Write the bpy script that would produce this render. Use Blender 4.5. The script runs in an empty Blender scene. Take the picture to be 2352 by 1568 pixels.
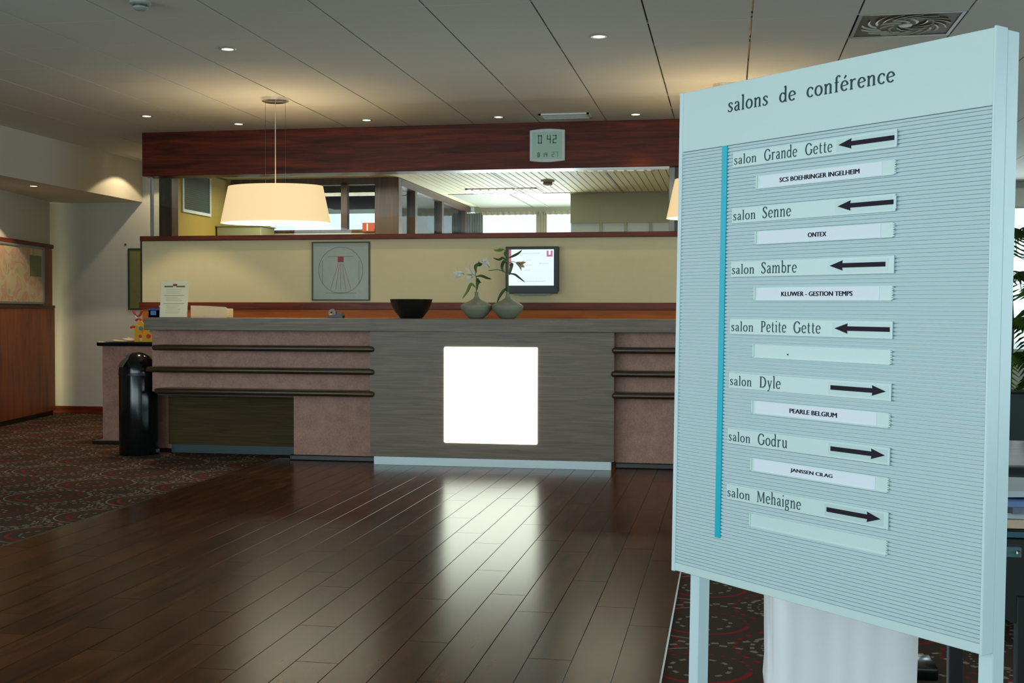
import bpy, bmesh, math, random
from math import sin, cos, pi, radians, sqrt, atan2
from mathutils import Vector, Matrix
random.seed(7)
SC = bpy.context.scene
COL = SC.collection

# ------------------------------------------------------------------ camera
EYE = Vector((0, 0, 1.18))
FPX, CX, CY = 2750.0, 1176.0, 784.0
_Y = Vector((1673 - CX, 719 - CY, FPX)).normalized()
_P = Vector((1673 - 12000 - CX, 719 - 30 - CY, FPX)).normalized()
_Z = _Y.cross(_P).normalized()
if _Z.y > 0: _Z = -_Z
_X = _Y.cross(_Z)
cam = bpy.data.cameras.new('camera'); cam.sensor_fit = 'HORIZONTAL'; cam.sensor_width = 36.0
cam.lens = FPX * 36.0 / 2352.0; cam.clip_start = 0.05; cam.clip_end = 300
co = bpy.data.objects.new('camera', cam); COL.objects.link(co)
right = Vector((_X.x, _Y.x, _Z.x)); down = Vector((_X.y, _Y.y, _Z.y)); fwd = Vector((_X.z, _Y.z, _Z.z))
m = Matrix((( right.x, -down.x, -fwd.x, EYE.x), (right.y, -down.y, -fwd.y, EYE.y), (right.z, -down.z, -fwd.z, EYE.z), (0, 0, 0, 1)))
co.matrix_world = m
SC.camera = co

def at(px, py, X=None, Y=None, Z=None, D=None):
    d = right * (px - CX) + down * (py - CY) + fwd * FPX
    if X is not None: t = (X - EYE.x) / d.x
    elif Y is not None: t = (Y - EYE.y) / d.y
    elif Z is not None: t = (Z - EYE.z) / d.z
    else: t = D / FPX
    return EYE + d * t

# ------------------------------------------------------------------ world, exposure
SC.view_settings.view_transform = 'Standard'; SC.view_settings.look = 'None'
SC.view_settings.exposure = 0.0; SC.view_settings.gamma = 1.0; SC.view_settings.use_curve_mapping = False
w = bpy.data.worlds.new('sky'); SC.world = w; w.use_nodes = True
bg = w.node_tree.nodes['Background']
bg.inputs[0].default_value = (0.74, 0.93, 1.0, 1); bg.inputs[1].default_value = 1.6
SC.cycles.use_denoising = True
SC.cycles.max_bounces = 8; SC.cycles.diffuse_bounces = 5; SC.cycles.glossy_bounces = 4
SC.cycles.transparent_max_bounces = 12; SC.cycles.sample_clamp_indirect = 6.0
SC.cycles.caustics_reflective = False; SC.cycles.caustics_refractive = False

def area_light(name, loc, direction, sx, sy, power, col):
    l = bpy.data.lights.new(name, 'AREA'); l.shape = 'RECTANGLE'; l.size = sx; l.size_y = sy
    l.energy = power; l.color = col
    o = bpy.data.objects.new(name, l); COL.objects.link(o); o.location = loc
    o.rotation_euler = Vector(direction).to_track_quat('-Z', 'Y').to_euler()
    return o
DAY = (0.79, 0.94, 1.0)
# daylight entering through the window walls behind, right of and beyond the camera
area_light('daylight_rear', (-3.0, -3.85, 1.5), (0.12, 1, -0.04), 9.0, 2.3, 235, DAY)
area_light('sign_fill_left', (-6.5, 0.0, 1.55), (1, 0.12, -0.02), 6.5, 2.2, 165, DAY)  # added to brighten the sign face from the left
area_light('daylight_right', (5.8, 4.0, 1.5), (-1, 0, -0.05), 10.0, 2.2, 155, (0.72, 0.91, 1.0))
area_light('daylight_far', (3.6, 16.3, 1.6), (0, -1, -0.05), 4.4, 1.9, 75, DAY)
area_light('daylight_office', (-2.2, 16.0, 1.2), (0.0, -1, 0.3), 4.0, 1.3, 300, (0.86, 0.95, 1.0))

# added office fill, one office troffer, and the passage behind the timber wall
area_light('office_troffer_and_fill', (-4.3, 11.9, 2.55), (0, 0, -1), 1.4, .4, 30, (1.0, .93, .72))  # added to warm the yellow wall; no fixture hangs here
area_light('office_troffer_and_fill', (-1.2, 12.1, 2.55), (0, 0, -1), .8, .3, 18, (1.0, .93, .72))
area_light('passage_light', (-8.7, 11.9, .55), (.8, .6, .1), .3, .3, 13, (1.0, .90, .50))

# ------------------------------------------------------------------ materials
MATS = {}
def new_mat(name):
    m = bpy.data.materials.new(name); m.use_nodes = True
    nt = m.node_tree; b = nt.nodes['Principled BSDF']
    MATS[name] = m
    return m, nt, b
def srgb(r, g, b):
    f = lambda c: (c / 255 / 12.92) if c / 255 <= 0.04045 else ((c / 255 + 0.055) / 1.055) ** 2.4
    return (f(r), f(g), f(b), 1.0)
def node(nt, t, **kw):
    n = nt.nodes.new(t)
    for k, v in kw.items(): setattr(n, k, v)
    return n
def plain(name, col, rough=0.5, metal=0.0, noise=0.06, scale=30.0, bump=0.0, spec=0.5, coat=0.0):
    m, nt, b = new_mat(name)
    b.inputs['Roughness'].default_value = rough; b.inputs['Metallic'].default_value = metal
    b.inputs['Specular IOR Level'].default_value = spec
    b.inputs['Coat Weight'].default_value = coat
    tc = node(nt, 'ShaderNodeTexCoord'); nz = node(nt, 'ShaderNodeTexNoise'); nz.inputs['Scale'].default_value = scale
    nz.inputs['Detail'].default_value = 4
    nt.links.new(tc.outputs['Object'], nz.inputs['Vector'])
    mx = node(nt, 'ShaderNodeMix', data_type='RGBA')
    mx.inputs[6].default_value = tuple(c * (1 - noise) for c in col[:3]) + (1,)
    mx.inputs[7].default_value = tuple(min(1, c * (1 + noise)) for c in col[:3]) + (1,)
    nt.links.new(nz.outputs['Fac'], mx.inputs[0]); nt.links.new(mx.outputs[2], b.inputs['Base Color'])
    if bump:
        bp = node(nt, 'ShaderNodeBump'); bp.inputs['Strength'].default_value = bump; bp.inputs['Distance'].default_value = 0.002
        nt.links.new(nz.outputs['Fac'], bp.inputs['Height']); nt.links.new(bp.outputs[0], b.inputs['Normal'])
    return m
def wood(name, c1, c2, c3, stretch=(1, 14, 14), scale=2.2, rough=0.35, per_obj=0.0, coat=0.0, bump=0.08, spec=0.5):
    """grain runs along the axis whose stretch is smallest"""
    m, nt, b = new_mat(name)
    tc = node(nt, 'ShaderNodeTexCoord'); mp = node(nt, 'ShaderNodeMapping'); mp.inputs['Scale'].default_value = stretch
    nt.links.new(tc.outputs['Object'], mp.inputs['Vector'])
    oi = node(nt, 'ShaderNodeObjectInfo')
    ad = node(nt, 'ShaderNodeVectorMath', operation='ADD'); sc_ = node(nt, 'ShaderNodeVectorMath', operation='SCALE')
    cb = node(nt, 'ShaderNodeCombineXYZ')
    for i in range(3): nt.links.new(oi.outputs['Random'], cb.inputs[i])
    nt.links.new(cb.outputs[0], sc_.inputs[0]); sc_.inputs['Scale'].default_value = 60.0 if per_obj else 0.0
    nt.links.new(mp.outputs[0], ad.inputs[0]); nt.links.new(sc_.outputs[0], ad.inputs[1])
    nz = node(nt, 'ShaderNodeTexNoise'); nz.inputs['Scale'].default_value = scale; nz.inputs['Detail'].default_value = 8
    nz.inputs['Roughness'].default_value = 0.62; nz.inputs['Distortion'].default_value = 0.7
    nt.links.new(ad.outputs[0], nz.inputs['Vector'])
    rp = node(nt, 'ShaderNodeValToRGB'); e = rp.color_ramp.elements
    e[0].position = 0.30; e[0].color = c1; e[1].position = 0.72; e[1].color = c3
    k = e.new(0.5); k.color = c2
    nt.links.new(nz.outputs['Fac'], rp.inputs[0])
    if per_obj:
        hv = node(nt, 'ShaderNodeHueSaturation'); mr = node(nt, 'ShaderNodeMapRange')
        mr.inputs[3].default_value = 1 - per_obj; mr.inputs[4].default_value = 1 + per_obj
        nt.links.new(oi.outputs['Random'], mr.inputs[0]); nt.links.new(mr.outputs[0], hv.inputs['Value'])
        nt.links.new(rp.outputs[0], hv.inputs['Color']); nt.links.new(hv.outputs[0], b.inputs['Base Color'])
    else:
        nt.links.new(rp.outputs[0], b.inputs['Base Color'])
    b.inputs['Roughness'].default_value = rough; b.inputs['Coat Weight'].default_value = coat
    b.inputs['Specular IOR Level'].default_value = spec
    if bump:
        bp = node(nt, 'ShaderNodeBump'); bp.inputs['Strength'].default_value = bump; bp.inputs['Distance'].default_value = 0.001
        nt.links.new(nz.outputs['Fac'], bp.inputs['Height']); nt.links.new(bp.outputs[0], b.inputs['Normal'])
    return m
def glow(name, col, strength, base=(0.8, 0.8, 0.8, 1), rough=0.5):
    m, nt, b = new_mat(name)
    b.inputs['Base Color'].default_value = base; b.inputs['Roughness'].default_value = rough
    b.inputs['Emission Color'].default_value = col; b.inputs['Emission Strength'].default_value = strength
    return m

plain('wall_grey', (0.60, 0.62, 0.56, 1), 0.8, noise=0.03, scale=6, bump=0.05)
plain('wall_white', (0.68, 0.65, 0.56, 1), 0.8, noise=0.02, scale=6, bump=0.05)
plain('ceiling_tile', (0.67, 0.68, 0.62, 1), 0.9, noise=0.03, scale=140, bump=0.12)
plain('grid_metal', (0.30, 0.22, 0.13, 1), 0.35, metal=0.6, noise=0.05)
plain('grid_white', (0.66, 0.68, 0.66, 1), 0.5)
plain('cream_panel', (0.78, 0.68, 0.41, 1), 0.7, noise=0.03, scale=12, bump=0.05)
plain('white_plastic', (0.66, 0.74, 0.74, 1), 0.4, noise=0.02)
plain('sign_plate', (0.60, 0.75, 0.745, 1), 0.38, noise=0.015, scale=4)
plain('sign_strip', (0.63, 0.78, 0.765, 1), 0.32, noise=0.012, scale=4)
plain('sign_rib', (0.52, 0.65, 0.68, 1), 0.5, noise=0.02)
plain('sign_post', (0.62, 0.78, 0.82, 1), 0.3, noise=0.01, scale=5)
plain('sticker', (0.535, 0.70, 0.70, 1), 0.25, noise=0.01)
plain('paper_white', (0.82, 0.88, 0.97, 1), 0.6, noise=0.01)
plain('letter_grey', srgb(56, 78, 84), 0.6, noise=0.02, spec=.2)
plain('letter_grey_soft', srgb(66, 90, 96), 0.6, noise=0.02, spec=.2)
plain('ink_dark', srgb(34, 24, 38), 0.6, noise=0.02, spec=.2)
plain('turquoise', srgb(0, 182, 205), 0.35, noise=0.01)
wood('beam_mahogany', srgb(52, 18, 8), srgb(92, 34, 14), srgb(130, 52, 20), (1, 14, 14), 1.4, 0.36, spec=.25)
wood('trim_mahogany', srgb(66, 24, 12), srgb(108, 42, 20), srgb(134, 56, 28), (1, 14, 14), 1.8, 0.4, spec=.3)
wood('panel_orange', srgb(104, 54, 24), srgb(146, 80, 38), srgb(166, 94, 46), (6, 6, 0.8), 1.6, 0.42)
wood('band_orange', srgb(168, 84, 30), srgb(194, 104, 42), srgb(210, 118, 52), (1, 12, 12), 1.6, 0.5, spec=.3)
wood('counter_grey', srgb(90, 79, 66), srgb(112, 99, 83), srgb(132, 117, 99), (1, 6, 22), 2.6, 0.42, bump=0.15)
wood('recess_brown', srgb(54, 42, 20), srgb(74, 57, 28), srgb(92, 72, 38), (1, 6, 30), 2.2, 0.55, spec=.2)
wood('rail_dark', srgb(38, 27, 15), srgb(56, 40, 24), srgb(74, 56, 36), (1, 14, 14), 2, 0.28)
wood('plank_walnut', srgb(38, 18, 6), srgb(72, 36, 13), srgb(100, 53, 20), (9, 1.0, 9), 2.1, 0.225, per_obj=0.2, bump=0.06, spec=0.10)
wood('plank_edge', srgb(34, 22, 12), srgb(46, 30, 18), srgb(58, 40, 24), (9, 1, 9), 2, 0.4)
wood('table_brown', srgb(70, 48, 38), srgb(110, 80, 66), srgb(140, 108, 92), (1, 9, 9), 2, 0.3)
wood('frame_brown', srgb(40, 24, 14), srgb(64, 38, 20), srgb(96, 58, 30), (12, 12, 1), 2, 0.4)
plain('brushed_steel', (0.52, 0.62, 0.64, 1), 0.32, metal=0.25, noise=0.03, scale=3)
plain('chrome', (0.75, 0.74, 0.70, 1), 0.12, metal=1.0, noise=0.02)
plain('gloss_black', (0.004, 0.006, 0.006, 1), 0.16, noise=0.02, coat=0.0)
plain('flap_grey', (0.10, 0.10, 0.09, 1), 0.12, noise=0.02)
plain('frosted_blue', (0.50, 0.60, 0.62, 1), 0.3)
plain('satin_black', (0.008, 0.009, 0.010, 1), 0.35, noise=0.05)
plain('leather_black', (0.012, 0.014, 0.018, 1), 0.45, noise=0.2, scale=60, bump=0.3)
plain('plinth_black', (0.010, 0.009, 0.008, 1), 0.3)
plain('plinth_teal', (0.05, 0.085, 0.095, 1), 0.3)
plain('yellow_wall', srgb(172, 148, 72), 0.75, noise=0.03)
plain('olive_wall', srgb(150, 152, 118), 0.4, noise=0.03)
plain('vent_dark', srgb(60, 70, 62), 0.5)
plain('office_ceiling', srgb(216, 210, 168), 0.6, noise=0.03)
plain('office_tile', srgb(150, 150, 134), 0.6, noise=0.03)
plain('cord_white', (0.75, 0.70, 0.6, 1), 0.4)
plain('steel_wire', (0.10, 0.08, 0.06, 1), 0.4, metal=0.5)
plain('vase_grey', srgb(138, 142, 124), 0.55, noise=0.14, scale=40, bump=0.2)
plain('bowl_black', srgb(26, 26, 22), 0.22, noise=0.2, scale=12)
plain('leaf_green', srgb(52, 84, 30), 0.45, noise=0.2, scale=20)
plain('leaf_light', srgb(96, 130, 48), 0.45, noise=0.2, scale=20)
plain('stem_green', srgb(84, 120, 50), 0.5)
plain('lily_white', (0.92, 0.92, 0.86, 1), 0.5)
plain('lily_centre', srgb(178, 182, 60), 0.5)
plain('lily_bud', srgb(196, 176, 130), 0.5)
plain('tv_black', srgb(14, 24, 30), 0.4)
plain('tv_silver', srgb(150, 156, 150), 0.4)
plain('frame_green', srgb(52, 60, 50), 0.4)
plain('mat_grey', srgb(150, 160, 148), 0.3)
plain('mat_olive', srgb(122, 130, 82), 0.35)
plain('frame_silver', srgb(150, 158, 156), 0.3, metal=0.4)
plain('print_line', srgb(122, 118, 108), 0.5)
plain('print_red', srgb(150, 50, 66), 0.5)
plain('print_pink', srgb(158, 120, 118), 0.5)
plain('notice_cream', srgb(252, 243, 205), 0.5, noise=0.01)
plain('notice_line', srgb(196, 192, 132), 0.5)
plain('notice_text', srgb(196, 190, 158), 0.5)
plain('notice_head', srgb(112, 104, 62), 0.5)
plain('tray_beige', srgb(236, 206, 160), 0.45)
plain('box_blue', srgb(36, 72, 138), 0.4)
plain('box_grey', srgb(120, 140, 150), 0.4)
plain('toy_yellow', srgb(232, 176, 30), 0.35)
plain('toy_red', srgb(206, 62, 34), 0.35)
plain('toy_white', srgb(214, 210, 210), 0.4)
plain('toy_blue', srgb(90, 130, 190), 0.4)
plain('leaflet', srgb(226, 206, 172), 0.6)
plain('cloth_white', (0.90, 0.91, 0.92, 1), 0.85, noise=0.02, scale=8, bump=0.05)
plain('planter_green', srgb(22, 40, 40), 0.4)
plain('soil', srgb(40, 30, 20), 0.9)
plain('news_white', srgb(206, 214, 220), 0.7, noise=0.05, scale=30)
plain('news_blue', srgb(110, 140, 190), 0.7, noise=0.2, scale=40)
plain('news_grey', srgb(120, 130, 150), 0.7, noise=0.25, scale=60)
plain('news_pink', srgb(228, 196, 170), 0.7, noise=0.05, scale=30)
plain('glass_edge', srgb(70, 110, 130), 0.15)
plain('drawer_teal', srgb(92, 124, 128), 0.25)
plain('exit_red', srgb(186, 58, 36), 0.4)
plain('outdoor_paving', (0.55, 0.55, 0.52, 1), 0.9)
plain('diffuser_metal', srgb(190, 190, 174), 0.45, noise=0.1)
plain('diffuser_dark', srgb(88, 72, 44), 0.6, noise=0.2)
plain('detector', srgb(160, 166, 158), 0.45)
plain('slot_dark', srgb(60, 48, 34), 0.6)
glow('light_panel', (0.92, 1.0, 0.82, 1), 4.0)
glow('lamp_lens', (1.0, 0.90, 0.66, 1), 6.0)
glow('shade_bottom', (1.0, 0.93, 0.74, 1), 1.5)
glow('lcd', (0.42, 0.62, 0.55, 1), 0.12, srgb(150, 182, 168), 0.25)
glow('tv_screen', (0.80, 0.93, 1.0, 1), 0.95, (0.02, 0.02, 0.02, 1), 0.2)
glow('tv_red', (0.55, 0.05, 0.12, 1), 0.8, (0.02, 0.02, 0.02, 1), 0.2)
glow('tv_magenta', (0.62, 0.10, 0.32, 1), 0.8, (0.02, 0.02, 0.02, 1), 0.2)
glow('tv_text', (0.60, 0.75, 0.83, 1), 0.85, (0.02, 0.02, 0.02, 1), 0.2)
glow('tube_light', (1.0, 0.95, 0.7, 1), 0.5)
plain('lcd_digit', srgb(84, 116, 104), 0.4)
plain('bulb_white', (0.8, 0.8, 0.8, 1), 0.4)

# speckled pink-brown laminate
m, nt, b = new_mat('laminate_pink')
tc = node(nt, 'ShaderNodeTexCoord'); n1 = node(nt, 'ShaderNodeTexNoise'); n1.inputs['Scale'].default_value = 90; n1.inputs['Detail'].default_value = 3
n2 = node(nt, 'ShaderNodeTexNoise'); n2.inputs['Scale'].default_value = 11; n2.inputs['Detail'].default_value = 5
nt.links.new(tc.outputs['Object'], n1.inputs['Vector']); nt.links.new(tc.outputs['Object'], n2.inputs['Vector'])
rp = node(nt, 'ShaderNodeValToRGB'); rp.color_ramp.elements[0].position = .35; rp.color_ramp.elements[0].color = srgb(156, 112, 96)
rp.color_ramp.elements[1].position = .7; rp.color_ramp.elements[1].color = srgb(190, 144, 124)
ma = node(nt, 'ShaderNodeMath', operation='ADD'); mb_ = node(nt, 'ShaderNodeMath', operation='MULTIPLY'); mb_.inputs[1].default_value = .5
nt.links.new(n1.outputs['Fac'], ma.inputs[0]); nt.links.new(n2.outputs['Fac'], ma.inputs[1]); nt.links.new(ma.outputs[0], mb_.inputs[0])
nt.links.new(mb_.outputs[0], rp.inputs[0]); nt.links.new(rp.outputs[0], b.inputs['Base Color']); b.inputs['Roughness'].default_value = 0.5

# fabric of the lamp shades: emission put in for bulb light through the cloth
m, nt, b = new_mat('shade_cloth')
b.inputs['Base Color'].default_value = (0.75, 0.62, 0.42, 1); b.inputs['Roughness'].default_value = 0.8
b.inputs['Emission Color'].default_value = (1.0, 0.70, 0.34, 1); b.inputs['Emission Strength'].default_value = 0.72

# net curtains let light through
for nm_, c_ in (('curtain', (0.82, 0.76, 0.62, 1)), ('curtain_grey', (0.50, 0.52, 0.48, 1))):
    m, nt, b = new_mat(nm_); b.inputs['Base Color'].default_value = c_; b.inputs['Roughness'].default_value = .9
    tl = node(nt, 'ShaderNodeBsdfTranslucent'); tl.inputs[0].default_value = c_; ms = node(nt, 'ShaderNodeMixShader'); ms.inputs[0].default_value = .6
    nt.links.new(b.outputs[0], ms.inputs[1]); nt.links.new(tl.outputs[0], ms.inputs[2]); nt.links.new(ms.outputs[0], nt.nodes['Material Output'].inputs[0])

# framed town map print
MATS['plank_walnut'].node_tree.nodes['Principled BSDF'].inputs['Specular Tint'].default_value = (1, .87, .66, 1)
m, nt, b = new_mat('map_print')
tc = node(nt, 'ShaderNodeTexCoord'); n1 = node(nt, 'ShaderNodeTexNoise'); n1.inputs['Scale'].default_value = 5.5; n1.inputs['Detail'].default_value = 5; n1.inputs['Distortion'].default_value = .8
nt.links.new(tc.outputs['Object'], n1.inputs['Vector'])
rp = node(nt, 'ShaderNodeValToRGB'); rp.color_ramp.elements.new(.5); rp.color_ramp.elements.new(.6); rp.color_ramp.elements.new(.42)
for e_, (p_, c_) in zip(rp.color_ramp.elements, [(.28, srgb(130, 156, 130)), (.42, srgb(206, 196, 150)), (.50, srgb(206, 192, 164)), (.57, srgb(206, 160, 136)), (.66, srgb(204, 190, 166))]):
    e_.position = p_; e_.color = c_
nt.links.new(n1.outputs['Fac'], rp.inputs[0]); nt.links.new(rp.outputs[0], b.inputs['Base Color']); b.inputs['Roughness'].default_value = .35

# patterned carpet: dotted rings in cream and red
m, nt, b = new_mat('carpet')
def M(op, a, b_=None, c=None):
    n = node(nt, 'ShaderNodeMath', operation=op)
    for i, v in enumerate((a, b_, c)):
        if v is None: continue
        if isinstance(v, (int, float)): n.inputs[i].default_value = v
        else: nt.links.new(v, n.inputs[i])
    return n.outputs[0]
tc = node(nt, 'ShaderNodeTexCoord'); sp = node(nt, 'ShaderNodeSeparateXYZ'); nt.links.new(tc.outputs['Object'], sp.inputs[0])
def ring_set(P, ox, oy, rings):
    qx = M('MULTIPLY', M('SUBTRACT', M('FRACT', M('ADD', M('DIVIDE', sp.outputs[0], P), ox)), 0.5), P)
    qy = M('MULTIPLY', M('SUBTRACT', M('FRACT', M('ADD', M('DIVIDE', sp.outputs[1], P * .84), oy)), 0.5), P * .84)
    r = M('SQRT', M('ADD', M('MULTIPLY', qx, qx), M('MULTIPLY', qy, qy))); th = M('ARCTAN2', qy, qx)
    out = None
    for R, wd, n_, duty in rings:
        k = M('LESS_THAN', M('ABSOLUTE', M('SUBTRACT', r, R)), wd)
        if n_: k = M('MULTIPLY', k, M('GREATER_THAN', M('SINE', M('MULTIPLY', th, n_)), duty))
        else: k = M('MULTIPLY', k, M('GREATER_THAN', M('SINE', M('ADD', th, duty)), 0.1))
        out = k if out is None else M('MAXIMUM', out, k)
    return out
cream = M('MAXIMUM', ring_set(.70, .1, .2, [(.190, .008, 26, .0), (.155, .004, 34, .3), (.110, .007, 11, .1), (.128, .004, 0, 2.4)]),
          ring_set(.70, .62, .68, [(.285, .009, 30, .1), (.10, .007, 12, .1), (.235, .005, 0, 4.6)]))
redm = M('MAXIMUM', ring_set(.70, .1, .2, [(.250, .008, 26, .2)]), ring_set(.70, .62, .68, [(.165, .009, 0, 3.2), (.165, .006, 24, .3)]))
mx1 = node(nt, 'ShaderNodeMix', data_type='RGBA'); mx2 = node(nt, 'ShaderNodeMix', data_type='RGBA')
nzb = node(nt, 'ShaderNodeTexNoise'); nzb.inputs['Scale'].default_value = 220; nt.links.new(tc.outputs['Object'], nzb.inputs['Vector'])
rpb = node(nt, 'ShaderNodeValToRGB'); rpb.color_ramp.elements[0].color = srgb(62, 50, 42); rpb.color_ramp.elements[1].color = srgb(88, 72, 62)
nt.links.new(nzb.outputs['Fac'], rpb.inputs[0]); nt.links.new(rpb.outputs[0], mx1.inputs[6])
mx1.inputs[7].default_value = srgb(168, 158, 140); nt.links.new(M('MULTIPLY', cream, .7), mx1.inputs[0])
nt.links.new(mx1.outputs[2], mx2.inputs[6]); mx2.inputs[7].default_value = srgb(176, 30, 30); nt.links.new(M('MULTIPLY', redm, .65), mx2.inputs[0])
nt.links.new(mx2.outputs[2], b.inputs['Base Color']); b.inputs['Roughness'].default_value = 0.95; b.inputs['Specular IOR Level'].default_value = 0.1
bp = node(nt, 'ShaderNodeBump'); bp.inputs['Strength'].default_value = .3; bp.inputs['Distance'].default_value = .003
nt.links.new(nzb.outputs['Fac'], bp.inputs['Height']); nt.links.new(bp.outputs[0], b.inputs['Normal'])

# clear glazing
m, nt, b = new_mat('clear_glass')
tr = node(nt, 'ShaderNodeBsdfTransparent'); gl = node(nt, 'ShaderNodeBsdfGlossy'); gl.inputs['Roughness'].default_value = .02
tr.inputs[0].default_value = (.93, .96, .94, 1)
fr = node(nt, 'ShaderNodeFresnel'); fr.inputs[0].default_value = 1.45; ms = node(nt, 'ShaderNodeMixShader')
nt.links.new(fr.outputs[0], ms.inputs[0]); nt.links.new(tr.outputs[0], ms.inputs[1]); nt.links.new(gl.outputs[0], ms.inputs[2])
nt.links.new(ms.outputs[0], nt.nodes['Material Output'].inputs[0])

# ------------------------------------------------------------------ mesh builder
class MB:
    def __init__(self): self.bm = bmesh.new()
    def box(self, x0, x1, y0, y1, z0, z1, bev=0.0, seg=1):
        t = bmesh.new(); r = bmesh.ops.create_cube(t, size=1.0)
        for v in t.verts:
            v.co = Vector(((x0 + x1) / 2 + v.co.x * (x1 - x0), (y0 + y1) / 2 + v.co.y * (y1 - y0), (z0 + z1) / 2 + v.co.z * (z1 - z0)))
        if bev: bmesh.ops.bevel(t, geom=list(t.edges), offset=bev, segments=seg, affect='EDGES', profile=0.5)
        return self._merge(t)
    def _merge(self, t):
        me = bpy.data.meshes.new('tmp'); t.to_mesh(me); t.free(); self.bm.from_mesh(me); bpy.data.meshes.remove(me); return self
    def prism(self, pts, axis, a, b):
        """polygon (2D) extruded along axis from a to b; 2D = the two other axes in x,y,z order"""
        def mk(p, q):
            if axis == 0: return Vector((q, p[0], p[1]))
            if axis == 1: return Vector((p[0], q, p[1]))
            return Vector((p[0], p[1], q))
        A = [self.bm.verts.new(mk(p, a)) for p in pts]; B = [self.bm.verts.new(mk(p, b)) for p in pts]
        n = len(pts)
        self.bm.faces.new(A); self.bm.faces.new(B[::-1])
        for i in range(n): self.bm.faces.new((A[i], B[i], B[(i + 1) % n], A[(i + 1) % n]))
        return self
    def lathe(self, cx, cy, prof, seg=32, sx=1.0, sy=1.0, a0=0.0, a1=2 * pi):
        full = abs(a1 - a0 - 2 * pi) < 1e-6
        rings = []
        n = seg if full else seg + 1
        for r, z in prof:
            if r < 1e-5: rings.append([self.bm.verts.new((cx, cy, z))]); continue
            rings.append([self.bm.verts.new((cx + sx * r * cos(a0 + (a1 - a0) * i / seg), cy + sy * r * sin(a0 + (a1 - a0) * i / seg), z)) for i in range(n)])
        for A, B in zip(rings, rings[1:]):
            for i in range(seg):
                j = (i + 1) % n
                if len(A) == 1 and len(B) == 1: continue
                if len(A) == 1: self.bm.faces.new((A[0], B[j], B[i]))
                elif len(B) == 1: self.bm.faces.new((A[i], A[j], B[0]))
                else: self.bm.faces.new((A[i], A[j], B[j], B[i]))
        return self
    def tube(self, pts, rads, seg=8, cap=True):
        pts = [Vector(p) for p in pts]
        if isinstance(rads, (int, float)): rads = [rads] * len(pts)
        rings = []; ref = None
        for i, p in enumerate(pts):
            d = (pts[min(i + 1, len(pts) - 1)] - pts[max(i - 1, 0)]).normalized()
            if ref is None: ref = Vector((0, 0, 1)) if abs(d.z) < .9 else Vector((1, 0, 0))
            u = d.cross(ref).normalized(); v = d.cross(u).normalized(); ref = -v if False else ref
            rings.append([self.bm.verts.new(p + (u * cos(2 * pi * k / seg) + v * sin(2 * pi * k / seg)) * rads[i]) for k in range(seg)])
        for A, B in zip(rings, rings[1:]):
            for k in range(seg): self.bm.faces.new((A[k], A[(k + 1) % seg], B[(k + 1) % seg], B[k]))
        if cap: self.bm.faces.new(rings[0][::-1]); self.bm.faces.new(rings[-1])
        return self
    def sheet(self, grid):
        V = [[self.bm.verts.new(p) for p in row] for row in grid]
        for i in range(len(V) - 1):
            for j in range(len(V[0]) - 1): self.bm.faces.new((V[i][j], V[i][j + 1], V[i + 1][j + 1], V[i + 1][j]))
        return self
    def poly(self, pts): self.bm.faces.new([self.bm.verts.new(p) for p in pts]); return self
    def slab(self, grid, nrm, th):
        """sheet given thickness th along nrm"""
        nrm = Vector(nrm); g2 = [[Vector(p) + nrm * th for p in r] for r in grid]
        self.sheet(grid); self.sheet([r[::-1] for r in g2])
        bd = lambda g: [r for r in g[0]] + [g[i][-1] for i in range(1, len(g))] + g[-1][-2::-1] + [g[i][0] for i in range(len(g) - 2, 0, -1)]
        a, b_ = bd(grid), bd(g2); n = len(a)
        A = [self.bm.verts.new(p) for p in a]; B = [self.bm.verts.new(p) for p in b_]
        for i in range(n): self.bm.faces.new((A[i], A[(i + 1) % n], B[(i + 1) % n], B[i]))
        return self

def origin_of(p): return Vector(p.get('_o', (0, 0, 0)))
def obj(name, mb, mat, parent=None, smooth=False, local=False, origin=None, label=None, kind=None, weld=True):
    bm = mb.bm
    if weld: bmesh.ops.remove_doubles(bm, verts=bm.verts, dist=1e-5)
    bmesh.ops.recalc_face_normals(bm, faces=bm.faces)
    o0 = Vector((0, 0, 0))
    if parent is not None and not local: o0 = origin_of(parent)
    elif origin is not None: o0 = Vector(origin)
    if o0.length: bmesh.ops.translate(bm, verts=bm.verts, vec=-o0)
    me = bpy.data.meshes.new(name); bm.to_mesh(me); bm.free()
    me.materials.append(MATS[mat])
    if smooth:
        for p in me.polygons: p.use_smooth = True
        try: me.set_sharp_from_angle(angle=radians(38))
        except Exception: pass
    o = bpy.data.objects.new(name, me); COL.objects.link(o)
    if parent is not None:
        o.parent = parent; o['_o'] = tuple(origin_of(parent))
    else:
        o.location = o0; o['_o'] = tuple(o0)
    if label: o['label'] = label
    if kind: o['kind'] = kind
    return o
def tag(o, label, cat, group=None):
    o['label'] = label; o['category'] = cat
    if group: o['group'] = group
    return o
def thing(name, loc, label, cat, group=None, matrix=None):
    o = bpy.data.objects.new(name, None); COL.objects.link(o); o.empty_display_size = .1
    if matrix is not None: o.matrix_world = matrix
    else: o.location = loc
    o['_o'] = tuple(loc)
    return tag(o, label, cat, group)
def struct(name, mb, mat, **k):
    o = obj(name, mb, mat, **k); o['kind'] = 'structure'; return o
def copy_thing(root, loc, label=None, group=None):
    r = root.copy(); COL.objects.link(r); r.location = loc
    if label: r['label'] = label
    if group: r['group'] = group
    for c in list(root.children):
        k = c.copy(); COL.objects.link(k); k.parent = r
        for g in list(c.children):
            q = g.copy(); COL.objects.link(q); q.parent = k
    return r

CEIL = 2.89
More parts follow.
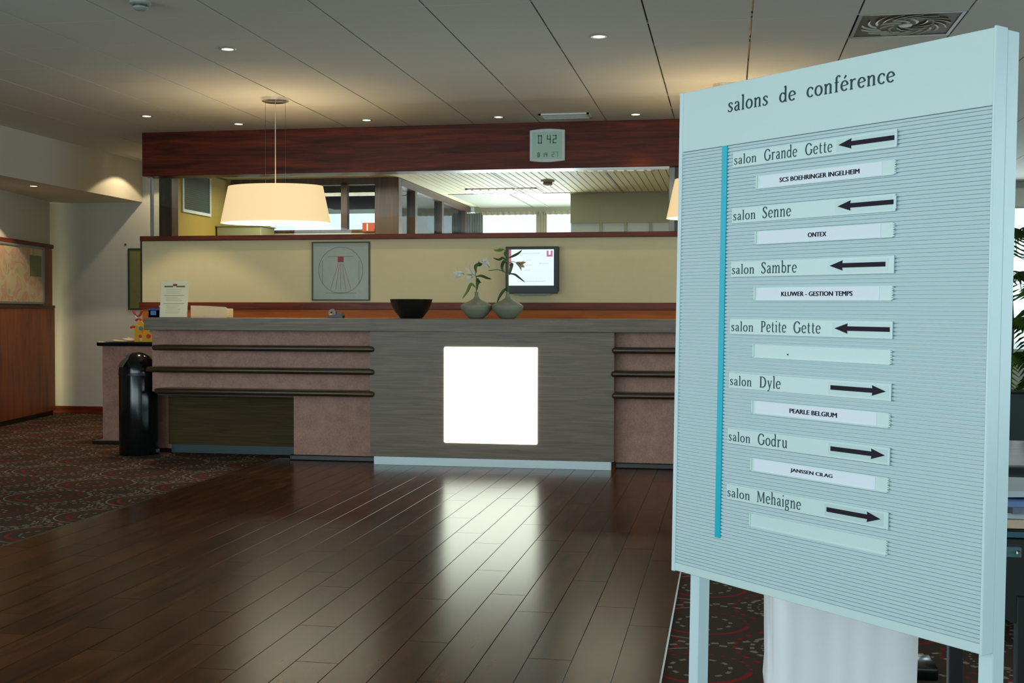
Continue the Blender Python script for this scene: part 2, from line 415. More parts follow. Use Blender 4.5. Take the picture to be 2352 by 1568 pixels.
# ------------------------------------------------------------------ floor
fl = struct('floor', MB().box(-9.5, 7, -4.2, 12.9, -0.12, 0).box(-3.5, 7, 12.9, 17, -.12, 0), 'carpet')
PW, WX0, WX1 = 0.1520, -3.552, -0.208
pm = {}
def plank_mesh(L):
    k = round(L, 3)
    if k in pm: return pm[k]
    t = bmesh.new(); bmesh.ops.create_cube(t, size=1.0)
    for v in t.verts: v.co = Vector((v.co.x * (PW - .0012), v.co.y * (L - .0012), v.co.z * .008 + .004))
    top = [e for e in t.edges if all(v.co.z > .007 for v in e.verts)]
    bmesh.ops.bevel(t, geom=top, offset=.0013, segments=1, affect='EDGES')
    me = bpy.data.meshes.new('floor_plank'); t.to_mesh(me); t.free(); me.materials.append(MATS['plank_walnut'])
    pm[k] = me; return me
ncol = 22; PW = (WX1 - WX0) / ncol
Y0, Y1, PL = -0.6, 9.12, 1.2
for i in range(ncol):
    y = Y0 - PL * ((i * 0.37 + (0.15 if i % 3 else 0.0)) % 1.0)
    while y < Y1 - .01:
        a, b_ = max(y, Y0), min(y + PL, Y1)
        if b_ - a > .05:
            o = bpy.data.objects.new('floor_plank', plank_mesh(b_ - a)); COL.objects.link(o); o.parent = fl
            o.location = (WX0 + PW * (i + .5), (a + b_) / 2, 0.0)
        y += PL
struct('trim_1', MB().box(WX0 - .022, WX0, Y0, 9.0, -.001, .010, .002), 'rail_dark')
struct('trim_2', MB().box(WX1, WX1 + .006, Y0, 9.0, -.001, .0095, .002), 'brushed_steel')

# ------------------------------------------------------------------ ceiling with separate tiles
ce = struct('ceiling', MB().box(-9.5, 7, -4.2, 12.75, CEIL + .03, CEIL + .12).box(0.45, 7, 12.75, 17, CEIL + .03, CEIL + .12), 'grid_metal')
tm = {}
def tile_mesh(dx, dy):
    k = (round(dx, 3), round(dy, 3))
    if k in tm: return tm[k]
    t = bmesh.new(); bmesh.ops.create_cube(t, size=1.0)
    for v in t.verts: v.co = Vector((v.co.x * (dx - .011), v.co.y * (dy - .0025), v.co.z * .014 + .007))
    me = bpy.data.meshes.new('ceiling_tile'); t.to_mesh(me); t.free(); me.materials.append(MATS['ceiling_tile']); tm[k] = me; return me
TX0, TY0, TS = -2.884, 7.15, 0.601
def add_tile(i, j, y1clip=99):
    x0 = TX0 + i * TS; y0 = TY0 + j * 0.6; y1 = min(y0 + .6, y1clip)
    if y1 - y0 < .05: return
    o = bpy.data.objects.new('ceiling_tile', tile_mesh(TS, y1 - y0)); COL.objects.link(o); o.parent = ce
    o.location = (x0 + TS / 2, (y0 + y1) / 2, CEIL)
DI, DJ = 6, 0            # grid cell of the swirl diffuser
for j in range(-2, 6):
    for i in range(-7, 12):
        if (i, j) != (DI, DJ): add_tile(i, j, 10.75 if -5 < i < 6 else 99)
for j in range(6, 10):
    for i in (-7, -6, -5): add_tile(i, j, 12.74)
for j in range(6, 16):
    for i in range(6, 12): add_tile(i, j, 16.45)
rest = MB()
for j in range(-19, -2):
    for i in range(-8, 15):
        x0 = TX0 + i * TS; y0 = TY0 + j * .6
        rest.box(x0 + .0045, x0 + TS - .0045, y0 + .001, y0 + .599, CEIL, CEIL + .014)
obj('ceiling_tile_field', rest, 'ceiling_tile', ce, kind='stuff', weld=False)
rest = MB()
for j in range(-2, 16):
    for i in range(12, 15):
        x0 = TX0 + i * TS; y0 = TY0 + j * .6; rest.box(x0 + .0045, x0 + TS - .0045, y0 + .001, y0 + .599, CEIL, CEIL + .014)
obj('ceiling_tile_field', rest, 'ceiling_tile', ce, kind='stuff', weld=False)
# perimeter angle of the ceiling grid: thin white cross tees and brown main runners
g = MB()
for j in range(-3, 16):
    y = TY0 + j * .6
    if y < 10.7: g.box(-6.6, 6.6, y - .0012, y + .0012, CEIL + .001, CEIL + .02)
    elif y < 12.7: g.box(-6.6, -5.6, y - .0012, y + .0012, CEIL + .001, CEIL + .02).box(.6, 6.6, y - .0012, y + .0012, CEIL + .001, CEIL + .02)
    else: g.box(.6, 6.6, y - .0012, y + .0012, CEIL + .001, CEIL + .02)
obj('cross_tee', g, 'grid_white', ce)

# ------------------------------------------------------------------ left side: soffit, walls
SX, SZ = -6.6, 2.432
struct('trim_3', MB().box(-9.5, SX, 4.0, 12.75, SZ, CEIL + .02), 'wall_white')          # bulkhead above the left wall
wl = struct('wall_left', MB().box(-9.6, -9.45, -4.2, 12.9, 0, CEIL + .1).box(-9.5, -6.9, 3.8, 4.0, 0, CEIL), 'wall_grey')
struct('wall_recess', MB().box(-9.6, -5.45, 12.75, 12.9, 0, CEIL + .1), 'wall_grey')
struct('baseboard_recess', MB().box(-9.5, -5.6, 12.735, 12.75, 0, .085, .003), 'trim_mahogany')
# angled timber wall: panelled up to 1.95, white above
A_, B_ = Vector((-6.98, 9.3, 0)), Vector((-7.603, 12.53, 0))
dv = (B_ - A_).normalized(); nv = Vector((dv.y, -dv.x, 0))       # normal towards the room
if nv.x < 0: nv = -nv
Lw = (B_ - A_).length
MW = Matrix(((dv.x, -nv.x, 0, A_.x), (dv.y, -nv.y, 0, A_.y), (0, 0, 1, 0), (0, 0, 0, 1)))  # local x along, y = into wall
def wallpart(name, mb, mat, parent=None, **k):
    o = obj(name, mb, mat, **k)
    if parent is None: o.matrix_world = MW; o['kind'] = 'structure'
    else: o.parent = parent
    return o
ww = wallpart('wall_side', MB().box(0, Lw, 0.02, .25, 0, SZ), 'wall_grey')
wallpart('wood_panel', MB().box(0, Lw + .012, 0.0, .262, 1.25, 1.91), 'panel_orange', ww)
wallpart('wood_panel', MB().box(0, Lw + .03, -.02, .28, 0.05, 1.215, .004), 'panel_orange', ww)
wallpart('top_rail', MB().box(0, Lw + .01, -.02, .27, 1.895, 1.94, .004), 'trim_mahogany', ww)
wallpart('ledge', MB().box(0, Lw + .02, -.03, .28, 1.215, 1.25, .004), 'rail_dark', ww)
wallpart('kickboard', MB().box(0, Lw + .0, -.005, .26, 0, .05), 'plinth_black', ww)

# ------------------------------------------------------------------ reception back wall
BY = 10.75; RX = 1.1
struct('wall_reception', MB().box(-5.57, RX, BY, BY + .16, 0, 1.22), 'band_orange')
wc = struct('wall_reception_upper', MB().box(-5.57, RX, BY, BY + .16, 1.22, 1.86), 'cream_panel')
obj('edge_strip', MB().box(-5.60, -5.57, BY + .02, BY + .18, 1.2, 1.86), 'frame_brown', wc)
struct('trim_4', MB().box(-5.60, RX, BY - .015, BY + .16, 1.205, 1.272, .003), 'trim_mahogany')
struct('trim_5', MB().box(-5.575, RX, BY - .04, BY + .18, 1.858, 1.905, .004), 'trim_mahogany')
struct('trim_6', MB().box(-5.53, RX + .02, BY - .07, BY + .16, 2.475, CEIL, .004), 'beam_mahogany')  # deep timber beam
w1 = struct('window_1', MB().box(-5.495, -5.475, BY + .02, BY + .06, 1.905, 2.475).box(-.526, -.476, BY + .0, BY + .07, 1.905, 2.475, .004), 'tv_silver')
obj('pane', MB().box(-5.475, -.526, BY + .035, BY + .041, 1.905, 2.475), 'clear_glass', w1)
struct('trim_7', MB().box(-5.59, -5.455, 11.14, 11.288, 1.0, 2.63, .004), 'frame_brown')
struct('trim_8', MB().box(-.476, RX, BY + .02, BY + .16, 1.905, 2.475), 'rail_dark')
struct('wall_divider', MB().box(RX, RX + .15, BY - .07, 16.5, 0, CEIL), 'wall_grey')

# ------------------------------------------------------------------ office behind the transom glass
OC = 2.63; OX0, OX1, OY = -5.47, RX, 16.3
struct('wall_office_left', MB().box(OX0 - .12, OX0, 11.29, 12.62, 1.0, OC), 'yellow_wall')
struct('wall_office_far', MB().box(-3.5, OX1, OY + .1, OY + .25, 0, 1.2).box(-3.5, OX1, OY + .1, OY + .25, 2.575, OC + .3), 'wall_white')
oc = struct('ceiling_office', MB().box(OX0 - .1, OX1, BY + .16, OY + .2, OC + .02, OC + .1), 'office_ceiling')
slat = MB(); ns = 0
for k in range(58):
    x = -3.4 + k * .077
    if x > OX1 - .05: break
    slat.box(x, x + .066, BY + .2, 14.35, OC, OC + .018)
obj('ceiling_slats', slat, 'office_ceiling', oc, kind='stuff', weld=False)
for x0 in (-2.45, -1.27, -.1):
    obj('ceiling_tee', MB().box(x0, x0 + .022, BY + .2, OY, OC - .006, OC + .02), 'office_tile', oc)
obj('ceiling_tee', MB().box(-3.4, OX1, 14.37, 14.43, OC - .006, OC + .02), 'office_tile', oc)
for i in range(6):
    obj('ceiling_tile', MB().box(-3.4 + i * .75 + .01, -3.4 + i * .75 + .74, 14.44, OY, OC, OC + .018), 'office_tile', oc)
def troffer(x0, x1, y0, y1, lab):
    t = thing('louvre_light', ((x0 + x1) / 2, (y0 + y1) / 2, OC - .01), lab, 'ceiling light')
    obj('frame', MB().box(x0, x1, y0, y0 + .03, OC - .012, OC).box(x0, x1, y1 - .03, y1, OC - .012, OC).box(x0, x0 + .03, y0, y1, OC - .012, OC).box(x1 - .03, x1, y0, y1, OC - .012, OC), 'grid_white', t)
    obj('diffuser', MB().box(x0 + .03, x1 - .03, y0 + .03, y1 - .03, OC - .006, OC - .003), 'tube_light', t)
    for k in range(8):
        x = x0 + .03 + (x1 - x0 - .06) * (k + .5) / 8
        obj('louvre_blade', MB().box(x - .012, x + .012, y0 + .03, y1 - .03, OC - .02, OC - .006), 'diffuser_metal', t)
troffer(-3.05, -2.2, 13.75, 14.3, 'louvred ceiling light in the room behind the glass, nearer the dark window frames')
troffer(-1.62, -.75, 11.9, 12.25, 'louvred ceiling light behind the glass, right of the office smoke detector')
# interior window frames: wall A across at Y=12.65, wall B running back at X=-3.55
FY = 12.62
struct('wall_office_sill', MB().box(OX0, -3.62, FY, FY + .1, 0, 2.06).box(-3.62, -3.5, FY, OY + .2, 0, 1.2), 'olive_wall')
wa = struct('window_2', MB().box(OX0, -3.66, FY, FY + .08, 2.575, 2.66).box(OX0, -3.66, FY, FY + .08, 2.05, 2.085), 'frame_brown')
for x0, x1 in ((OX0, OX0 + .06), (-5.13, -5.04), (-4.19, -4.12)):
    obj('mullion', MB().box(x0, x1, FY, FY + .08, 2.07, 2.6), 'frame_brown', wa)
for x0, x1 in ((OX0 + .06, -5.13), (-5.04, -4.19), (-4.12, -3.66)):
    obj('pane', MB().box(x0, x1, FY + .03, FY + .036, 2.07, 2.59), 'clear_glass', wa)
wb = struct('window_3', MB().box(-3.64, -3.53, FY + .1, OY, 2.565, 2.64).box(-3.64, -3.53, FY, OY, 1.2, 1.26), 'frame_brown')
obj('corner_post', MB().box(-3.80, -3.53, FY - .02, FY + .12, 1.2, 2.64, .004), 'frame_brown', wb)
for y in (13.3, 14.6, 15.95):
    obj('mullion', MB().box(-3.62, -3.53, y, y + .1, 1.2, 2.57), 'frame_brown', wb)
for y0, y1 in ((FY + .12, 13.3), (13.4, 14.6), (14.7, 15.95)):
    obj('pane', MB().box(-3.585, -3.58, y0, y1, 1.26, 2.57), 'clear_glass', wb)
struct('trim_9', MB().box(-8.5, -3.66, FY + .6, 17.2, OC + .02, OC + .12), 'office_tile')        # canopy outside the interior windows
# olive block wall in the office with a strip window underneath
ol = struct('wall_office_block', MB().box(-1.9, OX1, 14.5, 14.62, 2.27, OC + .0), 'olive_wall')
w4 = struct('window_4', MB().box(-1.9, OX1, 14.52, 14.60, 1.3, 1.36), 'olive_wall')
for k in range(8):
    x = -1.55 + k * .30
    obj('mullion', MB().box(x, x + .035, 14.52, 14.60, 1.36, 2.27), 'olive_wall', w4)
obj('pane', MB().box(-1.9, OX1, 14.55, 14.556, 1.36, 2.27), 'frosted_blue', w4)
# curtains along the bright far window
def curtain(x0, x1, z0, z1, mat, lab, n=26):
    gr = []
    for iz in range(5):
        z = z0 + (z1 - z0) * iz / 4
        gr.append([(x0 + (x1 - x0) * k / (n * 3), OY + .02 + .035 * sin(k * 2 * pi / 3 * .93 + .3 * iz) , z) for k in range(n * 3 + 1)])
    return tag(obj('curtain', MB().slab(gr, (0, 1, 0), .004), mat, smooth=True, origin=((x0 + x1) / 2, OY, z0)), lab, 'curtain')
curtain(-3.62, -3.36, 1.2, 2.56, 'curtain_grey', 'gathered grey net curtain behind the glass beside the last dark window post', 8)
curtain(-2.62, -2.46, 1.2, 2.56, 'curtain', 'narrow cream curtain fold hanging in the bright far office window', 5)
curtain(-3.42, -1.6, 2.53, 2.575, 'curtain', 'short gathered cream pelmet curtain across the top of the bright office window', 24)
# wall vent on the yellow wall
v = thing('wall_grille', (OX0, 11.7, 2.35), 'large framed dark grille on the yellow wall behind the glass', 'grille')
obj('frame', MB().box(OX0, OX0 + .02, 11.39, 12.06, 2.195, 2.225).box(OX0, OX0 + .02, 11.39, 11.415, 2.225, 2.60).box(OX0, OX0 + .02, 12.035, 12.06, 2.225, 2.60), 'white_plastic', v)
obj('mesh_panel', MB().box(OX0, OX0 + .008, 11.415, 12.035, 2.225, 2.60), 'vent_dark', v)
ob_ = MB()
for k in range(18): ob_.box(OX0 + .008, OX0 + .013, 11.415, 12.035, 2.23 + k * .02, 2.24 + k * .02)
obj('grille_slats', ob_, 'vent_dark', v, kind='stuff', weld=False)
tag(obj('storage_cabinet', MB().box(OX0 + .02, -4.95, 12.2, 12.6, 1.0, 2.10, .005).box(OX0 + .01, -4.94, 12.19, 12.61, 2.10, 2.115, .002), 'olive_wall', origin=(-5.2, 12.4, 1.0)), 'olive cabinet top behind the glass below the yellow wall', 'cabinet')
e_ = thing('exit_sign', (-3.87, 12.6, 2.1), 'small red sign with a white bar beside the dark corner post behind the glass', 'sign')
obj('board', MB().box(-3.935, -3.80, 12.585, 12.6, 2.06, 2.155), 'exit_red', e_)
obj('pictogram', MB().box(-3.885, -3.872, 12.582, 12.585, 2.07, 2.145), 'paper_white', e_)

# ------------------------------------------------------------------ outer window walls (rear, right, far right)
def window_wall(name, axis, c, a0, a1, z0, z1, step):
    mb = MB()
    def bx(p0, p1, q0, q1):
        if axis == 'y': mb.box(p0, p1, c, c + .12, q0, q1)
        else: mb.box(c, c + .12, p0, p1, q0, q1)
    bx(a0, a1, 0, z0); bx(a0, a1, z1, CEIL + .1)
    wall = struct('wall_' + name, mb, 'wall_grey')
    mb = MB(); n = max(1, round((a1 - a0) / step))
    for k in range(n + 1):
        p = a0 + (a1 - a0) * k / n
        p0, p1 = max(a0, p - .03), min(a1, p + .03); bx(p0, p1, z0, z1)
    return wall, mb
for i, (nm, ax, c, a0, a1, z0, z1) in enumerate((('added_left', 'x', -6.95, -4.2, 3.8, .3, 2.6), ('rear', 'y', -4.2, -9.5, 7, .3, 2.6), ('right', 'x', 6.4, -4.2, 17, .45, 2.6), ('far', 'y', 16.5, RX + .15, 6.4, .72, 2.56))):  # the left window wall is added along with the sign's side light
    wl_, mb = window_wall(nm, ax, c, a0, a1, z0, z1, 1.6)
    wi = struct('window_%d' % (5 + i), mb, 'white_plastic')
    gp = MB().box(a0, a1, c + .05, c + .056, z0, z1) if ax == 'y' else MB().box(c + .05, c + .056, a0, a1, z0, z1)
    obj('pane', gp, 'clear_glass', wi)
struct('ground', MB().box(-40, 40, -40, 60, -.3, -.13), 'outdoor_paving')
struct('trim_10', MB().box(RX + .15, 6.4, 16.38, 16.5, 2.56, 2.80), 'wall_white')

# ------------------------------------------------------------------ reception counter
CYF, CYP = 8.88, 9.03
rc = thing('reception_counter', (-1.77, 9.2, 0), 'long reception counter with grey wood centre, glowing square panel and pink-brown wings', 'counter')
CL, CR = -4.575, 1.03
obj('countertop', MB().box(CL, CR, CYF - .03, 9.48, 1.034, 1.132, .004), 'counter_grey', rc)
GX0, GX1 = -2.715, -.833
LX0, LX1, LZ0, LZ1 = -2.129, -1.408, .188, .919
obj('front_panel', MB().box(GX0, LX0, CYF, CYF + .05, .07, 1.034).box(LX1, GX1, CYF, CYF + .05, .07, 1.034).box(LX0, LX1, CYF, CYF + .05, .07, LZ0).box(LX0, LX1, CYF, CYF + .05, LZ1, 1.034).box(GX0, GX0 + .03, CYF + .05, CYP + .0, .07, 1.034).box(GX1 - .03, GX1, CYF + .05, CYP + .0, .07, 1.034), 'counter_grey', rc)
mbx = MB(); rr = .014
pts = []
for cx_, cz_, a_ in ((LX1 - rr, LZ1 - rr, 0), (LX0 + rr, LZ1 - rr, 90), (LX0 + rr, LZ0 + rr, 180), (LX1 - rr, LZ0 + rr, 270)):
    for k in range(5): pts.append((cx_ + rr * cos(radians(a_ + k * 22.5)), cz_ + rr * sin(radians(a_ + k * 22.5))))
obj('light_panel', mbx.prism(pts, 1, CYF - .006, CYF + .03), 'light_panel', rc)
obj('kick_plate', MB().box(GX0 + .03, GX1 - .02, CYF + .0, CYF + .06, .008, .07, .001), 'brushed_steel', rc)
obj('laminate_panel', MB().box(CL - .02, GX0, CYP, CYP + .05, .535, 1.034), 'laminate_pink', rc)
obj('laminate_panel', MB().box(-3.39, GX0, CYP, CYP + .05, .05, .535), 'laminate_pink', rc)
obj('laminate_panel', MB().box(GX1, CR, CYP, CYP + .05, .05, 1.034), 'laminate_pink', rc)
obj('side_panel', MB().box(CL - .02, CL + .03, CYP + .05, 9.5, .535, 1.034), 'laminate_pink', rc)
obj('side_panel', MB().box(-3.39, -3.34, CYP + .05, 9.36, .05, .535), 'laminate_pink', rc)
obj('side_panel', MB().box(CR - .05, CR, CYP + .05, 10.0, .05, 1.034), 'laminate_pink', rc)
RY = CYF - .03
def rail(x0, x1, z): return MB().box(x0, x1, RY, CYP, z - .022, z + .022, .019, 4)
for x0, x1, py_ in ((347, 857, 798), (333, 857, 848.5), (352, 857, 898), (1405, None, 805), (1403, None, 859), (1405, None, 909)):
    p0 = at(x0, py_, Y=RY); p1x = CR if x1 is None else at(x1, py_, Y=RY).x
    obj('rail', rail(p0.x, p1x, p0.z), 'rail_dark', rc, smooth=True)
obj('plinth', MB().box(-3.42, GX0, CYP - .02, CYP + .04, .008, .05, .006), 'plinth_black', rc)
obj('plinth', MB().box(GX1, CR, CYP - .02, CYP + .04, .008, .05, .006), 'plinth_black', rc)
obj('recess_panel', MB().box(-4.62, -3.34, 9.36, 9.40, .07, .56), 'recess_brown', rc)
obj('recess_plinth', MB().box(-4.6, -3.34, 9.375, 9.42, 0, .07), 'plinth_teal', rc)
obj('leg_panel', MB().box(-4.80, -4.59, 9.43, 9.48, .03, .53).box(-4.645, -4.59, 9.40, 9.44, .03, .53), 'laminate_pink', rc)
obj('leg_foot', MB().box(-4.82, -4.56, 9.40, 9.5, 0, .03, .005), 'plinth_black', rc)
obj('under_shelf', MB().box(CL, GX0, CYP + .05, 9.48, .50, .535), 'rail_dark', rc)
obj('staff_desk', MB().box(CL + .03, CR - .05, 9.48, 10.0, .72, .75).box(CL + .03, CR - .05, 9.40, 9.48, .6, 1.034), 'recess_brown', rc)

# low cabinet at the left end
sc = thing('side_cabinet', (-5.0, 10.1, 0), 'low pink-brown cabinet with a black rounded top left of the reception counter', 'cabinet')
obj('body', MB().box(-5.50, -4.66, 9.87, 10.5, .03, .875), 'laminate_pink', sc)
obj('top', MB().box(-5.54, -4.62, 9.83, 10.52, .873, .912, .014, 3), 'gloss_black', sc, smooth=True)
obj('plinth', MB().box(-5.58, -4.66, 9.82, 10.48, 0, .03, .006), 'plinth_black', sc)

# waste bin
bc = at(318, 1042, Z=0); bx_, by_ = -4.803, 9.20
wbn = thing('waste_bin', (bx_, by_, 0), 'tall black round-topped waste bin standing on the carpet before the side cabinet', 'waste bin')
R = .158
obj('body', MB().lathe(bx_, by_, [(0, 0), (R * .97, 0), (R, .012), (R, .665), (R * .985, .672), (0, .672)], 48), 'gloss_black', wbn, smooth=True)
obj('dome_lid', MB().lathe(bx_, by_, [(R * 1.01, .672)] + [(R * 1.01 * cos(a), .685 + .165 * sin(a)) for a in [k * pi / 2 / 12 for k in range(12)]] + [(0, .85)], 48), 'gloss_black', wbn, smooth=True)
obj('band', MB().lathe(bx_, by_, [(R, .655), (R + .004, .657), (R + .004, .676), (R, .678)], 48), 'satin_black', wbn, smooth=True)
flp = MB(); gr = []
for i in range(9):
    ph = radians(14 + 52 * i / 8); row = []
    for k in range(9):
        ths = radians(226 + (k - 4) * 8.0 * (1 - .35 * abs(i - 4) / 4)); rr_ = R * 1.01 + .004
        row.append((bx_ + rr_ * cos(ph) * cos(ths), by_ + rr_ * cos(ph) * sin(ths), .685 + .168 * sin(ph)))
    gr.append(row)
obj('push_flap', flp.slab(gr, (-.4, -.4, .3), .003), 'flap_grey', wbn, smooth=True, label='polished grey push flap')
obj('pedal', MB().box(bx_ + .15, bx_ + .175, by_ - .02, by_ + .02, .02, .05, .004), 'chrome', wbn)

# ------------------------------------------------------------------ pendant lamps
def pendant(cx, cy, lab):
    t = thing('pendant_lamp', (cx, cy, CEIL), lab, 'lamp', 'wide cream pendant lamps above the counter')
    N = 64; z0, z1 = 1.893, 2.186
    def ring(sx, sy, z): return [(cx + sx * cos(2 * pi * k / N), cy + sy * sin(2 * pi * k / N), z) for k in range(N + 1)]
    obj('shade', MB().sheet([ring(.452, .30, z0), ring(.431, .285, z0 + (z1 - z0) * .33), ring(.410, .27, z0 + (z1 - z0) * .67), ring(.389, .255, z1), ring(.386, .252, z1), ring(.448, .296, z0 + .004)]), 'shade_cloth', t, smooth=True)
    obj('diffuser', MB().lathe(cx, cy, [(.0, z0 - .004), (.30, z0 - .004), (.44, z0), (.44, z0 + .004), (0, z0 + .004)], N, 1, .66), 'shade_bottom', t, smooth=True)
    obj('spider_frame', MB().tube([(cx - .385, cy, z1 - .01), (cx + .385, cy, z1 - .01)], .004, 6).tube([(cx, cy - .25, z1 - .01), (cx, cy + .25, z1 - .01)], .004, 6), 'steel_wire', t)
    for s in (-1, 1):
        obj('bulb', MB().lathe(cx + s * .18, cy, [(0, 1.93), (.02, 1.935), (.028, 1.96), (.015, 1.985), (0, 1.99)], 12), 'bulb_white', t, smooth=True)
        obj('suspension_wire', MB().tube([(cx + s * .085, cy, CEIL - .03), (cx + s * .085, cy, z1 - .01)], .0012, 6), 'steel_wire', t)
    obj('cord', MB().tube([(cx, cy, CEIL - .03), (cx, cy, 1.96)], .0030, 8), 'cord_white', t)
    obj('canopy', MB().lathe(cx, cy, [(0, CEIL - .034), (.085, CEIL - .034), (.11, CEIL - .024), (.112, CEIL), (0, CEIL)], 32, 1.0, .8), 'chrome', t, smooth=True)
    for s in (-1, 1):
        l = bpy.data.lights.new('bulb_light', 'POINT'); l.energy = 5.5; l.color = (1.0, .74, .42); l.shadow_soft_size = .03
        lo = bpy.data.objects.new('bulb_light', l); COL.objects.link(lo); lo.location = (cx + s * .18, cy, 2.03)
    # light falling through the open underside
    l = bpy.data.lights.new('bulb_light', 'SPOT'); l.energy = 16.0; l.color = (1.0, .82, .52); l.spot_size = radians(150); l.spot_blend = .6; l.shadow_soft_size = .15
    lo = bpy.data.objects.new('bulb_light', l); COL.objects.link(lo); lo.location = (cx, cy, z0 - .02)
    return t
pendant(-3.582, 9.14, 'wide cream fabric pendant lamp hanging above the left half of the counter')
pendant(-0.015, 9.14, 'cream fabric pendant lamp mostly hidden behind the conference sign')

# ------------------------------------------------------------------ downlights
def downlight_mesh():
    t = thing('downlight', (0, 0, 0), 'x', 'downlight', 'recessed ceiling downlights')
    obj('trim_ring', MB().lathe(0, 0, [(.036, -.001), (.040, -.006), (.052, -.005), (.056, 0), (.036, 0)], 24), 'detector', t, smooth=True)
    obj('lens', MB().lathe(0, 0, [(0, -.0025), (.036, -.0025), (.036, 0), (0, 0)], 24), 'lamp_lens', t)
    return t
DL = [((-3.216, 7.376, CEIL), 'lone downlight in the ceiling in front of the pendant lamp, left of the near one', 9),
      ((-.799, 7.424, CEIL), 'largest nearest downlight in the ceiling, left of the conference sign', 9),
      ((-5.013, 9.77, CEIL), 'leftmost ceiling downlight, before the left end of the mahogany beam', 45),
      ((-4.393, 10.312, CEIL), 'downlight by the mahogany beam, just left of the pendant lamp cord', 11),
      ((-3.177, 10.288, CEIL), 'downlight by the mahogany beam, just right of the pendant lamp cord', 11),
      ((-1.988, 10.316, CEIL), 'downlight by the mahogany beam, just left of the slot vent', 9),
      ((-.797, 10.373, CEIL), 'downlight by the mahogany beam between the slot vent and the sign', 11),
      ((-6.829, 10.936, SZ), 'downlight in the low soffit above the framed map', 28),
      ((-6.20, 12.2, CEIL), 'downlight hidden behind the left end of the beam, lighting the white bulkhead', 20)]
d0 = downlight_mesh()
for i, (p, lab, en) in enumerate(DL):
    o = d0 if i == 0 else copy_thing(d0, p)
    o.location = p; o['label'] = lab; o['_o'] = p
    l = bpy.data.lights.new('downlight_beam', 'SPOT'); l.energy = en; l.color = (1.0, .78, .48)
    l.spot_size = radians(124 if i == 8 else 88 if p[2] == CEIL else 116); l.spot_blend = .12 if i > 6 else .25; l.shadow_soft_size = .02
    lo = bpy.data.objects.new('downlight_beam', l); COL.objects.link(lo); lo.location = (p[0], p[1], p[2] - .02)

# smoke detector, slot vent, swirl diffuser
def detector(c, lab, s=1.0, z=CEIL):
    t = thing('smoke_detector', (c[0], c[1], z), lab, 'smoke detector')
    obj('base', MB().lathe(c[0], c[1], [(0, z), (.058 * s, z), (.058 * s, z - .012 * s), (.05 * s, z - .018 * s), (0, z - .018 * s)], 32), 'detector', t, smooth=True)
    obj('slotted_ring', MB().lathe(c[0], c[1], [(.040 * s, z - .018 * s), (.038 * s, z - .032 * s), (0, z - .032 * s)], 24), 'vent_dark', t, smooth=True)
    obj('cap', MB().lathe(c[0], c[1], [(.042 * s, z - .030 * s), (.042 * s, z - .036 * s), (.030 * s, z - .046 * s), (0, z - .048 * s)], 24), 'detector', t, smooth=True)
    return t
detector(at(322, 4, Z=CEIL), 'round grey smoke detector at the top edge of the ceiling on the left', 1.0)
detector(at(1258, 414, Z=OC), 'smoke detector on the office ceiling behind the glass', 1.3, OC)
sv = thing('slot_vent', (-1.40, 10.34, CEIL), 'narrow white slot vent in the ceiling above the wall clock', 'vent')
obj('frame', MB().box(-1.62, -1.185, 10.22, 10.245, CEIL - .012, CEIL).box(-1.62, -1.185, 10.44, 10.465, CEIL - .012, CEIL).box(-1.62, -1.60, 10.22, 10.465, CEIL - .012, CEIL).box(-1.205, -1.185, 10.22, 10.465, CEIL - .012, CEIL), 'white_plastic', sv)
obj('slot', MB().box(-1.60, -1.205, 10.245, 10.44, CEIL - .003, CEIL), 'slot_dark', sv)
for k in range(3): obj('blade', MB().box(-1.60, -1.205, 10.275 + k * .05, 10.285 + k * .05, CEIL - .011, CEIL - .003), 'white_plastic', sv)
dx0, dy0 = TX0 + DI * TS + .006, TY0 + DJ * .6 + .004; dcx, dcy = dx0 + .2945, dy0 + .296
sd = thing('swirl_diffuser', (dcx, dcy, CEIL), 'square ceiling air diffuser with a swirl of slots above the conference sign', 'vent')
obj('plate', MB().box(dx0, dx0 + .589, dy0, dy0 + .592, CEIL + .002, CEIL + .010), 'diffuser_dark', sd)
obj('border', MB().box(dx0, dx0 + .589, dy0, dy0 + .02, CEIL - .002, CEIL + .002).box(dx0, dx0 + .02, dy0 + .02, dy0 + .572, CEIL - .002, CEIL + .002).box(dx0 + .569, dx0 + .589, dy0 + .02, dy0 + .572, CEIL - .002, CEIL + .002).box(dx0, dx0 + .589, dy0 + .572, dy0 + .592, CEIL - .002, CEIL + .002), 'detector', sd)
for ring_i, (r0, r1, n) in enumerate(((.07, .15, 9), (.165, .255, 15))):
    for k in range(n):
        a = 2 * pi * k / n; m_ = MB(); gr = []
        for s in range(6):
            f = s / 5; r = r0 + (r1 - r0) * f; aa = a + .75 * f * (1 if ring_i else -1); wd = .019 * (1 - .4 * abs(f - .5)) * (1 + .2 * ring_i)
            u = Vector((cos(aa), sin(aa), 0)); v_ = Vector((-sin(aa), cos(aa), 0)); c = Vector((dcx, dcy, CEIL - .001)) + u * r
            gr.append([c - v_ * wd * .6 + Vector((0, 0, -.004)), c + v_ * wd * .6])
        obj('vane', m_.slab(gr, (0, 0, 1), .002), 'diffuser_metal', sd)
obj('hub', MB().lathe(dcx, dcy, [(0, CEIL - .006), (.035, CEIL - .006), (.04, CEIL + .002), (0, CEIL + .002)], 20), 'diffuser_metal', sd, smooth=True)

